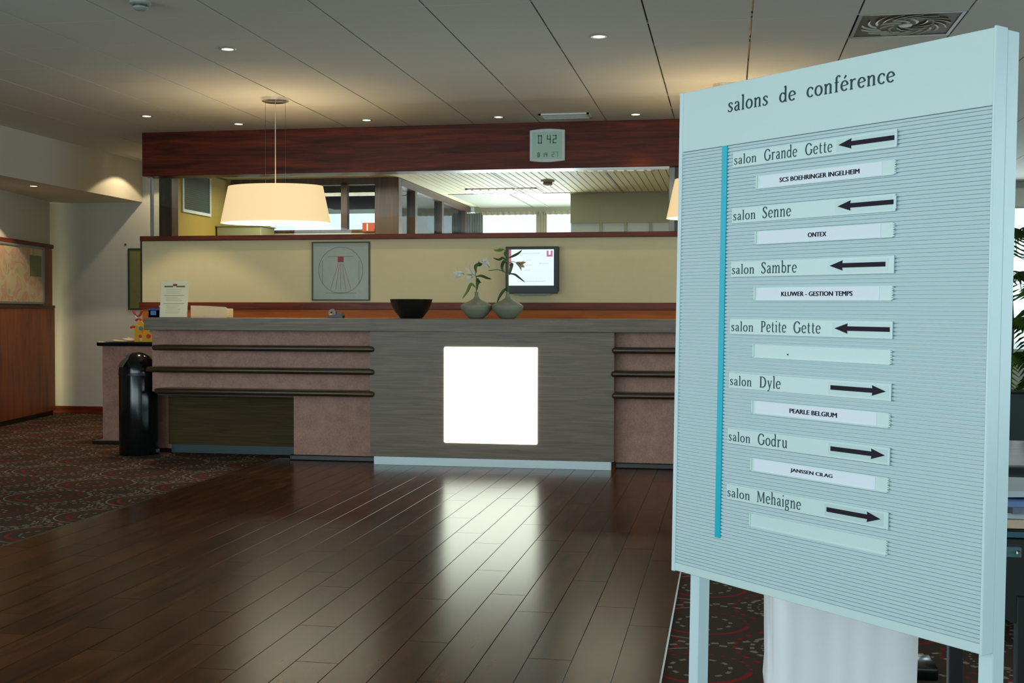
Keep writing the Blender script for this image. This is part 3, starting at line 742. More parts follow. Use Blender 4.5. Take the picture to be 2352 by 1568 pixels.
# ------------------------------------------------------------------ stroke lettering
def smooth_pts(P, n=7):
    if len(P) < 3: return P
    out = []
    for i in range(len(P) - 1):
        p0, p1, p2, p3 = P[max(i - 1, 0)], P[i], P[i + 1], P[min(i + 2, len(P) - 1)]
        for k in range(n):
            t = k / n
            out.append(tuple(.5 * (2 * b_ + (c - a) * t + (2 * a - 5 * b_ + 4 * c - d) * t * t + (3 * b_ - a - 3 * c + d) * t ** 3) for a, b_, c, d in zip(p0, p1, p2, p3)))
    out.append(P[-1]); return out
def arc(cx, cy, rx, ry, a0, a1, wt, wsd, n=18):
    """arc whose width is wt at top/bottom and wsd at the sides"""
    o = []
    for i in range(n + 1):
        a = radians(a0 + (a1 - a0) * i / n); o.append((cx + rx * cos(a), cy + ry * sin(a), wt + (wsd - wt) * abs(cos(a)) ** 1.2))
    return ('raw', o)
def L(x0, y0, x1, y1, w0=.085, w1=None): return ('raw', [(x0, y0, w0), (x1, y1, w1 or w0)])
def C(*p): return ('raw', smooth_pts(list(p)))
SB = .034
def foot(x, hw=.085, y=.016): return L(x - hw, y, x + hw, y, SB)
def flag(x, y): return C((x - .085, y - .045, .03), (x - .045, y - .02, .05), (x, y - .012, .07))
arch = lambda x: C((x - .25, .36, .035), (x - .18, .45, .05), (x - .08, .485, .06), (x - .01, .42, .08), (x, .32, .085), (x, .015, .085))
GL = {
 's': (.39, [C((.31, .41, .05), (.27, .465, .05), (.19, .485, .05), (.09, .41, .075), (.14, .31, .085), (.25, .22, .085), (.31, .13, .08), (.24, .03, .055), (.15, .015, .05), (.06, .06, .05)), L(.315, .48, .315, .37, .03), L(.05, .02, .05, .13, .03)]),
 'a': (.44, [C((.08, .38, .07), (.12, .46, .055), (.21, .485, .05), (.30, .43, .07), (.32, .33, .085), (.32, .10, .085), (.35, .03, .06), (.42, .02, .035)), C((.31, .30, .04), (.20, .27, .05), (.10, .20, .075), (.08, .11, .085), (.13, .03, .06), (.21, .02, .05), (.31, .10, .04))]),
 'l': (.25, [L(.13, .80, .13, .015), flag(.13, .80), foot(.13)]),
 'o': (.50, [arc(.25, .25, .185, .235, 0, 360, .05, .088, 28)]),
 'n': (.53, [L(.12, .49, .12, .015), flag(.12, .49), foot(.12), arch(.40), foot(.40)]),
 'd': (.51, [arc(.22, .245, .165, .23, 40, 325, .05, .085, 22), L(.39, .80, .39, .015), flag(.39, .80), L(.39, .016, .47, .016, SB)]),
 'e': (.45, [arc(.235, .25, .175, .235, 8, 318, .05, .085, 24), L(.09, .245, .40, .285, .038)]),
 'c': (.42, [arc(.235, .25, .175, .235, 42, 318, .05, .085, 22), L(.365, .45, .36, .34, .045, .03)]),
 'f': (.33, [C((.35, .72, .075), (.30, .785, .055), (.22, .78, .05), (.16, .70, .08), (.155, .6, .085), (.155, .015, .085)), L(.05, .475, .28, .475, .036), foot(.155)]),
 'r': (.40, [L(.12, .49, .12, .015), flag(.12, .49), foot(.12), C((.14, .34, .035), (.20, .44, .045), (.27, .475, .06), (.34, .455, .085))]),
 't': (.34, [C((.15, .66, .04), (.15, .5, .08), (.15, .12, .085), (.19, .03, .06), (.25, .02, .045), (.31, .06, .035)), L(.05, .475, .30, .475, .036)]),
 'i': (.25, [L(.13, .49, .13, .015), flag(.13, .49), foot(.13), L(.13, .66, .13, .74, .08)]),
 'm': (.82, [L(.12, .49, .12, .015), flag(.12, .49), foot(.12), arch(.40), foot(.40), arch(.68), foot(.68)]),
 'h': (.53, [L(.12, .80, .12, .015), flag(.12, .80), foot(.12), arch(.40), foot(.40)]),
 'b': (.50, [L(.12, .80, .12, .03), flag(.12, .80), arc(.27, .245, .165, .23, -150, 140, .05, .085, 22)]),
 'u': (.53, [C((.12, .48, .085), (.12, .2, .085), (.14, .07, .08), (.22, .015, .055), (.31, .05, .045), (.39, .14, .035)), flag(.12, .49), L(.40, .49, .40, .015), flag(.40, .49), L(.40, .016, .47, .016, SB)]),
 'y': (.45, [L(.08, .48, .24, .03, .085, .08), C((.38, .48, .045), (.24, .03, .05), (.18, -.12, .05), (.10, -.18, .06), (.05, -.16, .07)), L(.01, .475, .16, .475, SB), L(.31, .475, .45, .475, SB)]),
 'g': (.46, [arc(.20, .33, .13, .155, 0, 360, .045, .075, 22), C((.13, .19, .04), (.08, .12, .06), (.14, .06, .07), (.28, .05, .08), (.36, -.02, .075), (.36, -.10, .07), (.28, -.18, .05), (.18, -.195, .05), (.07, -.15, .06), (.07, -.06, .055), (.15, .03, .04)), C((.29, .43, .035), (.36, .485, .045), (.42, .47, .06))]),
 'G': (.70, [arc(.36, .36, .28, .355, 40, 335, .055, .105, 28), L(.575, .66, .575, .53, .045, .035), L(.60, .32, .60, .10, .09), L(.48, .325, .70, .325, .036)]),
 'S': (.50, [C((.40, .60, .05), (.34, .69, .055), (.25, .715, .055), (.11, .64, .085), (.11, .52, .095), (.22, .40, .10), (.36, .28, .10), (.40, .15, .09), (.30, .03, .06), (.19, .012, .055), (.07, .10, .05)), L(.415, .715, .415, .55, .035), L(.06, .01, .06, .18, .035)]),
 'D': (.70, [L(.14, .71, .14, .01, .10), L(.04, .70, .20, .70, SB), L(.04, .017, .20, .017, SB), C((.14, .695, .04), (.32, .69, .055), (.50, .60, .085), (.58, .42, .105), (.57, .25, .105), (.48, .09, .08), (.30, .02, .055), (.14, .018, .04))]),
 'P': (.54, [L(.14, .71, .14, .01, .10), L(.04, .70, .18, .70, SB), foot(.14, .10), C((.14, .695, .04), (.30, .69, .055), (.42, .62, .085), (.44, .50, .10), (.38, .38, .08), (.26, .33, .05), (.14, .34, .036))]),
 'M': (.86, [L(.13, .71, .12, .01, .045, .055), foot(.12), L(.15, .70, .42, .06, .095, .07), L(.42, .05, .68, .70, .04, .045), L(.70, .71, .72, .01, .10), foot(.72, .10), L(.05, .70, .17, .70, SB), L(.67, .70, .79, .70, SB)]),
 ' ': (.52, []),
}
GL['é'] = (.45, GL['e'][1] + [L(.22, .60, .31, .74, .05, .085)])
def stroke_text(s, x0, x1, z_base, cap, y, th, local_parent, mat, name='lettering', weight=1.0, gap=.045):
    tot = sum(GL[c][0] + gap for c in s) - gap; kx = (x1 - x0) / tot; kz = cap / .72
    m_ = MB(); px_ = x0
    for c in s:
        for _, P in GL[c][1]:
            n = len(P)
            for side in (0,):
                rows = []
                for i in range(n):
                    a, b_ = P[max(i - 1, 0)], P[min(i + 1, n - 1)]
                    dx, dz = b_[0] - a[0], b_[1] - a[1]; ln = sqrt(dx * dx + dz * dz) or 1
                    nx, nz = -dz / ln, dx / ln; wd = P[i][2] * weight / 2
                    rows.append([(px_ + (P[i][0] + nx * wd) * kx, y, z_base + (P[i][1] + nz * wd) * kz), (px_ + (P[i][0] - nx * wd) * kx, y, z_base + (P[i][1] - nz * wd) * kz)])
                m_.slab(rows, (0, 1, 0), th)
        px_ += (GL[c][0] + gap) * kx
    return obj(name, m_, mat, local_parent, local=True, weld=False)
def font_text(s, x0, x1, z0, cap, y, th, parent, mat, name='lettering', bold=.0):
    cu = bpy.data.curves.new('t', 'FONT'); cu.body = s; cu.size = 1.0; cu.extrude = .0; cu.resolution_u = 3
    to = bpy.data.objects.new('t', cu); COL.objects.link(to)
    me = bpy.data.meshes.new_from_object(to.evaluated_get(bpy.context.evaluated_depsgraph_get()))
    bpy.data.objects.remove(to); bpy.data.curves.remove(cu)
    xs = [v.co.x for v in me.vertices]; ys = [v.co.y for v in me.vertices]
    a, b_ = min(xs), max(xs); c, d = min(ys), max(ys)
    bm = bmesh.new(); bm.from_mesh(me); bpy.data.meshes.remove(me)
    for v in bm.verts: v.co = Vector((x0 + (v.co.x - a) / (b_ - a) * (x1 - x0), y, z0 + (v.co.y - c) / (d - c) * cap))
    r = bmesh.ops.extrude_face_region(bm, geom=list(bm.faces))
    for v in [g_ for g_ in r['geom'] if isinstance(g_, bmesh.types.BMVert)]: v.co.y += th
    if bold:
        me = bpy.data.meshes.new('t'); bm.to_mesh(me)
        for sh in (-bold, bold):
            n0 = len(bm.verts); bm.from_mesh(me); bm.verts.ensure_lookup_table()
            for v in bm.verts[n0:]: v.co.x += sh
        bpy.data.meshes.remove(me)
    k = MB(); k.bm = bm
    return obj(name, k, mat, parent, local=True, weld=False)

# ------------------------------------------------------------------ conference directory sign
def Rz(a): return Matrix.Rotation(a, 4, 'Z')
SM = Matrix.Translation((-.12836, 2.91577, .55752)) @ Rz(-.79691678) @ Matrix.Rotation(-.01071645, 4, 'X') @ Matrix.Rotation(.00644621, 4, 'Y')
SW, SH = .84825, 1.15
sg = thing('directory_sign', (0, 0, 0), 'pale blue-grey conference room directory board standing on two posts', 'sign', matrix=SM)
def sp_(name, mb, mat, parent=sg, **k): return obj(name, mb, mat, parent, local=True, **k)
sp_('header_board', MB().box(.006, SW - .006, 0, .03, 1.0085, SH, .0008), 'sign_plate')
sp_('base_trim', MB().box(.006, SW - .006, 0, .03, 0, .019, .0008), 'sign_plate')
# horizontally grooved board
ng = 123; prof = []; zb0, zb1 = .019, 1.0075; pt = (zb1 - zb0) / ng
pts = [(.028, zb0), (.0035, zb0)]
for k in range(ng):
    z = zb0 + k * pt; pts += [(.0052, z + pt * .02), (.0052, z + pt * .28), (.0012, z + pt * .34), (.0012, z + pt * .98)]
pts += [(.0035, zb1), (.028, zb1)]
gb = MB()
A = [gb.bm.verts.new((.008, p[0], p[1])) for p in pts]; B = [gb.bm.verts.new((SW - .006, p[0], p[1])) for p in pts]
for i in range(len(pts) - 1): gb.bm.faces.new((A[i], A[i + 1], B[i + 1], B[i]))
gb.bm.faces.new((A[-1], A[0], B[0], B[-1]))
sp_('grooved_board', gb, 'sign_rib', weld=False)
sp_('back_plate', MB().box(.008, SW - .006, .026, .032, .0, SH), 'sign_plate')
sp_('edge_trim', MB().box(-.004, .008, -.002, .032, -.002, SH + .001, .001), 'sign_post')
sp_('edge_trim', MB().box(SW - .006, SW, -.002, .032, -.002, SH + .003, .001), 'sign_post')
sp_('post', MB().box(SW - .031, SW - .0005, .033, .069, -.553, SH + .0, .0015), 'sign_post')
sp_('post', MB().box(.026, .057, .033, .069, -.545, SH - .03, .0015), 'sign_post')
for x in (.0415, SW - .016):
    sp_('foot', MB().box(x - .02, x + .02, -.16, .24, -.561, -.545, .003), 'sign_post')
sp_('colour_bar', MB().box(.1432, .1600, -.0014, .003, .103, 1.0085), 'turquoise')
for wd_, a_, b_ in (('salons', .1583, .2848), ('de', .3169, .3648), ('conférence', .3951, .6235)):
    stroke_text(wd_, a_, b_, 1.0845, .0305, -.0012, .0014, sg, 'letter_grey', weight=1.08, gap=.05)
rooms = [('salon Grande Gette', .9902, .4700, 'l', (.4872, .628)), ('salon Senne', .8635, .3600, 'l', (.4885, .6296)), ('salon Sambre', .7412, .3805, 'l', (.471, .613)),
         ('salon Petite Gette', .6113, .4490, 'l', (.4873, .627)), ('salon Dyle', .4880, .3410, 'r', (.4802, .6209)), ('salon Godru', .3607, .3630, 'r', (.4836, .6222)), ('salon Mehaigne', .2324, .4062, 'r', (.4765, .6151))]
WX = {'salon Grande Gette': ((.1843, .2552), (.2774, .3744), (.3963, .4713)), 'salon Senne': ((.1843, .2559), (.2757, .3604)), 'salon Sambre': ((.1835, .2553), (.2751, .3799)),
      'salon Petite Gette': ((.1849, .256), (.2773, .3534), (.3734, .4498)), 'salon Dyle': ((.1842, .2541), (.2768, .3404)), 'salon Godru': ((.1834, .2534), (.275, .3639)), 'salon Mehaigne': ((.1827, .2554), (.2758, .4057))}
for s, zt, xe, dr, (a0, a1) in rooms:
    zb = zt - .0352
    st = sp_('room_strip', MB().box(.1805, .6325, -.0026, .001, zb, zt, .0005), 'sign_strip')
    sp_('end_cap', MB().box(.628, .6335, -.0034, -.0022, zb, zt, .0003), 'sign_post', st)
    ws = s.split(); ext = WX[s]
    for wi_, (wd_, (a_, b_)) in enumerate(zip(ws, ext)):
        stroke_text(wd_, a_, b_, zb + .0068, .0200 if wi_ == 0 else .0243, -.0032, .0007, st, 'letter_grey_soft', weight=1.12, gap=.05)
    sp_('arrow_sticker', MB().box(a0 - .006, a1 + .006, -.0030, -.0024, zb + .005, zt - .0045), 'sticker', st)
    zc = (zb + zt) / 2 + .0012; hd, hh, sh = .034, .0105, .0047
    P = [(a0, zc), (a0 + hd, zc + hh), (a0 + hd - .001, zc + sh), (a1, zc + sh), (a1, zc - sh), (a0 + hd - .001, zc - sh), (a0 + hd, zc - hh)]
    if dr == 'r': P = [(a0 + a1 - x, z) for x, z in P][::-1]
    sp_('arrow', MB().prism(P, 1, -.0038, -.0029), 'ink_dark', st)
occ = [(.9305, 'SCS BOEHRINGER INGELHEIM', .3256, .5428), (.8070, 'ONTEX', .4097, .4597), (.6820, 'KLUWER - GESTION TEMPS', .3375, .5318), (.5548, None, 0, 0),
       (.4295, 'PEARLE BELGIUM', .3683, .4979), (.3008, 'JANSSEN CILAG', .3743, .4898), (.1755, None, 0, 0)]
for i, (zt, s, a0, a1) in enumerate(occ):
    zb = zt - .0300
    m_ = MB().box(.2545, .6285, -.0018, .001, zb, zt, .0004).box(.2545, .6285, -.0040, -.0015, zb, zb + .0018).box(.2545, .2585, -.0040, -.0015, zb, zt)
    for k in range(6): m_.box(.6285, .6318, -.0018, .0005, zb + .0025 + k * .0046, zb + .0052 + k * .0046)
    st = sp_('insert_strip', m_, 'sign_strip', weld=False)
    if s:
        sp_('paper_insert', MB().box(.2656, .5990, -.0027, -.0017, zb + .0022, zt - .0022), 'paper_white', st)
        font_text(s, a0, a1, zb + .0100, .0098, -.0033, .0006, st, 'ink_dark', bold=.0005)
    elif i == 3: sp_('dark_speck', MB().box(.3572, .3602, -.0026, -.0016, zb + .009, zb + .0122), 'ink_dark', st)

# ------------------------------------------------------------------ things on the back wall
def picture(name, lab, x0, x1, z0, z1, y, fw, fm, mm, cat='picture'):
    t = thing(name, ((x0 + x1) / 2, y, z0), lab, cat)
    obj('frame', MB().box(x0, x1, y - .02, y, z0, z0 + fw, .002).box(x0, x1, y - .02, y, z1 - fw, z1, .002).box(x0, x0 + fw, y - .02, y, z0 + fw, z1 - fw, .002).box(x1 - fw, x1, y - .02, y, z0 + fw, z1 - fw, .002), fm, t)
    obj('print', MB().box(x0 + fw, x1 - fw, y - .012, y - .002, z0 + fw, z1 - fw), mm, t)
    return t
def ringband(cx, cz, r, wd, y, n=48, a0=0, a1=2 * pi, sx=1):
    m_ = MB(); gr = []
    for k in range(n + 1):
        a = a0 + (a1 - a0) * k / n
        gr.append([(cx + sx * (r - wd) * cos(a), y, cz + (r - wd) * sin(a)), (cx + sx * (r + wd) * cos(a), y, cz + (r + wd) * sin(a))])
    return m_.slab(gr, (0, 1, 0), .001)
px0, px1, pz0, pz1 = -3.850, -3.285, 1.288, 1.838
pc = picture('framed_print', 'grey framed line print with a small red square hanging on the cream wall', px0, px1, pz0, pz1, BY, .012, 'frame_green', 'mat_grey')
pcx, pcz = (px0 + px1) / 2, (pz0 + pz1) / 2
yl = BY - .0135
obj('line_drawing', ringband(pcx, pcz + .01, .215, .0022, yl), 'print_line', pc)
obj('line_drawing', MB().box(pcx - .15, pcx + .15, yl, yl + .001, pcz - .205, pcz - .201).box(pcx - .12, pcx + .12, yl, yl + .001, pcz + .135, pcz + .139).box(pcx - .18, pcx - .177, yl, yl + .001, pcz - .12, pcz + .10).box(pcx + .177, pcx + .18, yl, yl + .001, pcz - .12, pcz + .10), 'print_line', pc)
m_ = MB()
for dx in (-.10, -.05, 0, .05, .10):
    m_.prism([(pcx + dx * .25 - .0018, pcz + .07), (pcx + dx * .25 + .0018, pcz + .07), (pcx + dx + .0018, pcz - .17), (pcx + dx - .0018, pcz - .17)], 1, yl, yl + .001)
obj('line_drawing', m_, 'print_pink', pc)
obj('red_square', MB().box(pcx - .028, pcx + .028, yl - .001, yl + .001, pcz + .085, pcz + .138).box(pcx - .008, pcx + .008, yl - .002, yl - .001, pcz + .102, pcz + .138), 'print_red', pc, label='small dark red square mark')

# picture in the recess
rp_ = picture('framed_print', 'olive framed print in the recess, partly hidden by the reception wall', -6.775, -6.20, 1.20, 1.905, 12.75, .02, 'frame_green', 'mat_olive')
obj('line_drawing', ringband(-6.487, 1.55, .23, .003, 12.735), 'print_pink', rp_)
obj('hanging_hook', MB().box(-6.82, -6.80, 12.74, 12.75, 1.94, 1.96), 'vent_dark', rp_)

# framed map on the angled timber wall
def W(x, y, z): return MW @ Vector((x, y, z))
ma_ = thing('framed_map', (0, 0, 0), 'large colourful map in a silver frame on the timber wall at the left', 'picture', matrix=MW)
mxa, mxb = 1.05, 1.0
e0 = at(97, 630, D=12.6); 
# far edge of the picture along the wall, found on the wall plane
def wall_s(px):
    d = right * (px - CX) + fwd * FPX; d = Vector((d.x, d.y, 0)); n_ = Vector((nv.x, nv.y, 0))
    t_ = (A_ - Vector((0, 0, 0))).dot(n_) / d.dot(n_); return (d * t_ - A_).dot(dv)
s1_ = wall_s(98); s0_ = s1_ - 1.5
def mp_(name, mb, mat): return obj(name, mb, mat, ma_, local=True)
mz0, mz1 = 1.262, 1.893
mp_('frame', MB().box(s0_, s1_, -.03, 0, mz0, mz0 + .022).box(s0_, s1_, -.03, 0, mz1 - .022, mz1).box(s0_, s0_ + .03, -.03, 0, mz0, mz1).box(s1_ - .045, s1_, -.03, 0, mz0, mz1), 'frame_silver')
mp_('print', MB().box(s0_ + .03, s1_ - .045, -.018, -.004, mz0 + .022, mz1 - .022), 'map_print')
mp_('legend', MB().box(s1_ - .40, s1_ - .07, -.020, -.018, mz0 + .30, mz1 - .10), 'mat_olive')

# television
tx0, tx1, tz0, tz1 = -1.985, -1.502, 1.352, 1.775
tv = thing('wall_television', ((tx0 + tx1) / 2, BY, tz0), 'small black flat television on the cream wall showing a pale slide', 'television')
ty = BY - .10
obj('casing', MB().box(tx0, tx1, ty, ty + .06, tz0 + .02, tz1, .006, 2), 'tv_black', tv)
obj('chin', MB().box(tx0 + .01, tx1 - .005, ty - .008, ty + .01, tz0, tz0 + .062, .004), 'tv_black', tv)
obj('wall_bracket', MB().box(tx0 + .1, tx1 - .1, ty + .06, BY, tz0 + .1, tz1 - .1), 'satin_black', tv)
obj('speaker_strip', MB().box(tx0 + .07, tx1 - .07, ty, ty + .05, tz0 - .012, tz0 + .008, .003), 'tv_silver', tv)
s0, s1, q0, q1 = tx0 + .030, tx1 - .042, tz0 + .072, tz1 - .026
sr = obj('screen', MB().box(s0, s1, ty - .002, ty + .002, q0, q1), 'tv_screen', tv)
obj('red_bar', MB().box(s0, s0 + .022, ty - .003, ty - .002, q0 + .10, q1), 'tv_red', sr)
ux, uz = s1 - .038, q1 - .038
obj('logo', MB().box(ux - .027, ux + .027, ty - .003, ty - .002, uz - .028, uz - .010).box(ux - .027, ux - .010, ty - .003, ty - .002, uz - .010, uz + .026).box(ux + .010, ux + .027, ty - .003, ty - .002, uz - .010, uz + .026), 'tv_magenta', sr)
m_ = MB()
for zz, xa, xb in ((q1 - .040, .10, .28), (q1 - .10, .16, .21), (q1 - .145, .15, .21), (q1 - .19, .15, .20), (q1 - .13, .28, .36), (q0 + .035, .10, .33)):
    x = s0 + xa
    while x < s0 + xb: m_.box(x, x + .012, ty - .003, ty - .002, zz, zz + .008); x += .017
obj('slide_text', m_, 'tv_text', sr)

# wall clock on the beam
kx0, kx1, kz0, kz1 = -1.765, -1.450, 2.530, 2.826; ky = BY - .07
ck = thing('digital_clock', ((kx0 + kx1) / 2, ky, kz0), 'square white digital clock with a green display on the mahogany beam', 'clock')
kc = (kx0 + kx1) / 2; m_ = MB(); n = 12; out = []
for k in range(n + 1): f = k / n; out.append((kx0 + (kx1 - kx0) * f, kz1 - .012 + .012 * sin(pi * f)))
for k in range(n + 1): f = k / n; out.append((kx1 - (kx1 - kx0) * f, kz0 + .012 - .012 * sin(pi * f)))
obj('case', m_.prism(out, 1, ky - .03, ky), 'white_plastic', ck)
obj('display', MB().box(kx0 + .022, kx1 - .022, ky - .032, ky - .028, kz0 + .026, kz1 - .026), 'lcd', ck)
SEG = {'0': 'abcdef', '1': 'bc', '2': 'abged', '4': 'fgbc', '7': 'abc', '8': 'abcdefg', '6': 'afgedc'}
def seg7(m_, s, x, z, wd, h, t_, y, sp=.5):
    for c in s:
        if c == ':':
            for zz in (z + h * .3, z + h * .65): m_.box(x, x + t_, y, y + .001, zz, zz + t_)
            x += t_ * 2.2; continue
        if c == ' ': x += wd * .8; continue
        for q in SEG[c]:
            if q == 'a': b4 = (x, x + wd, z + h - t_, z + h)
            if q == 'd': b4 = (x, x + wd, z, z + t_)
            if q == 'g': b4 = (x, x + wd, z + h / 2 - t_ / 2, z + h / 2 + t_ / 2)
            if q == 'b': b4 = (x + wd - t_, x + wd, z + h / 2, z + h)
            if q == 'c': b4 = (x + wd - t_, x + wd, z, z + h / 2)
            if q == 'f': b4 = (x, x + t_, z + h / 2, z + h)
            if q == 'e': b4 = (x, x + t_, z, z + h / 2)
            m_.box(b4[0], b4[1], y, y + .001, b4[2], b4[3])
        x += wd * (1 + sp)
for tx_s, kx_, kz_, w_, h_, t_ in (('0', .075, .165, .035, .075, .009), ('42', .155, .165, .035, .075, .009), ('8', .07, .045, .020, .040, .006), ('14', .115, .045, .018, .038, .006), ('27', .20, .045, .022, .044, .004)):
    m_ = MB(); seg7(m_, tx_s, kx0 + kx_, kz0 + kz_, w_, h_, t_, ky - .034)
    obj('digits', m_, 'lcd_digit', ck, weld=False, kind='stuff')

# ------------------------------------------------------------------ things on the counter
CT = 1.132
# notice stand
ns_ = thing('notice_stand', (-4.49, 9.2, CT), 'upright cream printed notice in a clear stand at the left end of the counter', 'sign')
nx0, nx1 = -4.606, -4.366; nz0, nz1 = CT + .004, CT + .302
obj('notice_sheet', MB().prism([(9.18, nz0), (9.184, nz0), (9.224, nz1), (9.220, nz1)], 0, nx0, nx1), 'notice_cream', ns_)
obj('clear_base', MB().box(nx0, nx1, 9.17, 9.27, CT, CT + .004), 'glass_edge', ns_)
def nline(x0, x1, f, h, mat, nm):
    z = nz0 + (nz1 - nz0) * f; y = 9.18 + .04 * f
    obj(nm, MB().box(x0, x1, y - .0025, y + .0005, z - h / 2, z + h / 2), mat, ns_)
nline(nx0 + .03, nx0 + .105, .845, .012, 'notice_head', 'heading'); nline(nx1 - .105, nx1 - .03, .845, .012, 'notice_head', 'heading')
nline(nx0 + .105, nx0 + .14, .885, .018, 'print_red', 'emblem')
for f in (.60, .375): nline(nx0 + .03, nx1 - .03, f, .006, 'notice_line', 'rule')
for f in (.76, .71, .66, .54, .50, .46, .31, .27, .22, .17, .12): nline(nx0 + .05, nx1 - .05 - .04 * (f * 37 % 1), f, .0025, 'notice_text', 'text_line')
# beige tray
bt = thing('brochure_holder', (-4.2, 9.27, CT), 'low beige plastic brochure holder behind the cream notice', 'holder')
prof_ = [(-4.36, CT), (-4.045, CT), (-4.045, CT + .082)] + [(-4.06 - .3 * k / 8, CT + .088 + .012 * sin(pi / 2 * k / 8)) for k in range(9)]
obj('shell', MB().prism(prof_, 1, 9.24, 9.246), 'tray_beige', bt)
obj('body', MB().box(-4.36, -4.047, 9.246, 9.38, CT, CT + .075, .004), 'tray_beige', bt)
# blue box + grey box
b1 = thing('blue_box', (-4.72, 9.3, CT), 'small blue printed box on the far left end of the counter', 'box')
obj('carton', MB().box(-4.545 - .2, -4.665 + .02, 9.26, 9.32, CT, CT + .075, .002).box(-4.745, -4.645, 9.26, 9.32, CT, CT + .06), 'box_blue', b1)
obj('printed_panel', MB().box(-4.725, -4.675, 9.258, 9.26, CT + .02, CT + .055), 'toy_blue', b1)
gb_ = thing('grey_box', (-4.63, 9.3, CT), 'small pale grey box between the blue box and the notice', 'box')
obj('carton', MB().box(-4.642, -4.612, 9.25, 9.32, CT, CT + .098, .002), 'box_grey', gb_)
obj('lid', MB().box(-4.644, -4.610, 9.248, 9.322, CT + .086, CT + .10, .001), 'toy_white', gb_)
# tape dispenser
td = thing('tape_dispenser', (-3.10, 9.2, CT), 'small black tape dispenser on the counter below the framed print', 'tape dispenser')
obj('base', MB().prism([(-3.158, CT), (-3.035, CT), (-3.032, CT + .02), (-3.045, CT + .042), (-3.075, CT + .045), (-3.10, CT + .03), (-3.155, CT + .022)], 1, 9.17, 9.23), 'satin_black', td)
m_ = MB(); gr = []
for r in (.030, .012):
    gr.append([(-3.125 + r * cos(2 * pi * k / 24), 9.185, CT + .044 + r * sin(2 * pi * k / 24)) for k in range(25)])
obj('tape_roll', m_.slab(gr, (0, 1, 0), .03), 'bowl_black', td)
obj('yellow_core', MB().box(-3.146, -3.118, 9.182, 9.187, CT + .022, CT + .036), 'toy_yellow', td)
# bowl
bw = obj('black_bowl', MB().lathe(-2.474, 9.2, [(0, CT), (.085, CT), (.092, CT + .006), (.135, CT + .06), (.160, CT + .115), (.168, CT + .152), (.162, CT + .152), (.150, CT + .115), (.125, CT + .06), (.08, CT + .015), (0, CT + .012)], 48), 'bowl_black', smooth=True, origin=(-2.474, 9.2, CT))
tag(bw, 'wide black lacquered bowl on the counter left of the vases', 'bowl')
# vases
def vase(x, lab):
    p = [(0, 0), (.050, 0), (.058, .004), (.085, .03), (.112, .062), (.125, .092), (.122, .104), (.095, .122), (.055, .140), (.025, .158), (.014, .180), (.014, .205), (.017, .210), (.012, .210), (.010, .19), (0, .16)]
    o = obj('bottle_vase', MB().lathe(x, 9.2, [(r * 1.0, CT + z) for r, z in p], 48), 'vase_grey', smooth=True, origin=(x, 9.2, CT))
    return tag(o, lab, 'vase', 'squat grey vases with lily stems')
vase(-1.946, 'squat grey bottle-neck vase, left one of the pair beside the bowl')
vase(-1.697, 'squat grey bottle-neck vase, right one of the pair below the television')
def q(px, py, dy=0.0): return at(px, py, Y=9.2 + dy)
def leaf(parent, P, wmax, mat, nrm=(0, -1, .3)):
    P = [Vector(p) for p in P]; nrm = Vector(nrm).normalized(); n = 12
    S = smooth_pts([tuple(p) for p in P], 6); gr = []
    for i, p in enumerate(S):
        p = Vector(p); a = Vector(S[max(i - 1, 0)]); b_ = Vector(S[min(i + 1, len(S) - 1)]); d = (b_ - a).normalized()
        sd_ = d.cross(nrm).normalized(); f = i / (len(S) - 1); wd = wmax * (sin(pi * min(1, f * .97 + .03)) ** .8) + .0004
        gr.append([p - sd_ * wd, p + nrm * -wd * .35, p + sd_ * wd])
    obj('leaf', MB().slab(gr, nrm, .0008), mat, parent, smooth=True)
def flower(parent, c, axis, size, mat='lily_white', open_=1.0):
    c = Vector(c); axis = Vector(axis).normalized(); u = axis.orthogonal().normalized(); v_ = axis.cross(u)
    for k in range(6):
        a = 2 * pi * k / 6; rd = u * cos(a) + v_ * sin(a); tn = -u * sin(a) + v_ * cos(a); gr = []
        for i in range(9):
            f = i / 8; p = c + axis * size * (.75 * f - .25 * f * f * open_) + rd * size * open_ * (.12 * f + .62 * f * f)
            wd = size * .17 * sin(pi * min(.97, f * .85 + .12)) ** .9
            gr.append([p - tn * wd, p - rd * wd * .25, p + tn * wd])
        obj('petal', MB().slab(gr, tuple(axis * -1), .0008), mat, parent, smooth=True)
    obj('flower_centre', MB().tube([c, c + axis * size * .55], [size * .07, size * .02], 8), 'lily_centre', parent, smooth=True)
l1 = thing('lily_stem', (-1.946, 9.2, CT + .2), 'shorter white lily stem leaning left in the left vase', 'flower')
obj('stem', MB().tube([q(1094, 690), q(1094, 668), q(1095, 645), q(1092, 628), q(1094, 612), q(1100, 600)], [.004, .004, .004, .0035, .003, .0025], 8), 'stem_green', l1, smooth=True)
leaf(l1, [q(1092, 660), q(1082, 652, -.02), q(1074, 668, -.03), q(1062, 686, -.03)], .012, 'leaf_light')
leaf(l1, [q(1095, 655), q(1100, 648), q(1096, 640), q(1105, 650, -.02)], .010, 'leaf_green')
leaf(l1, [q(1094, 635), q(1105, 633), q(1118, 638, -.02), q(1129, 641, -.03)], .010, 'leaf_green')
leaf(l1, [q(1094, 626), q(1092, 612), q(1100, 606), q(1113, 600, -.02)], .013, 'leaf_green')
leaf(l1, [q(1094, 622), q(1094, 610), q(1104, 608), q(1112, 598, .02)], .009, 'leaf_green')
leaf(l1, [q(1094, 668), q(1096, 655), q(1094, 640)], .010, 'leaf_green')
flower(l1, q(1092, 632, -.01), (-.75, -.45, .05), .125)
flower(l1, q(1066, 628, -.03), (-1, -.1, -.12), .125, open_=.6)
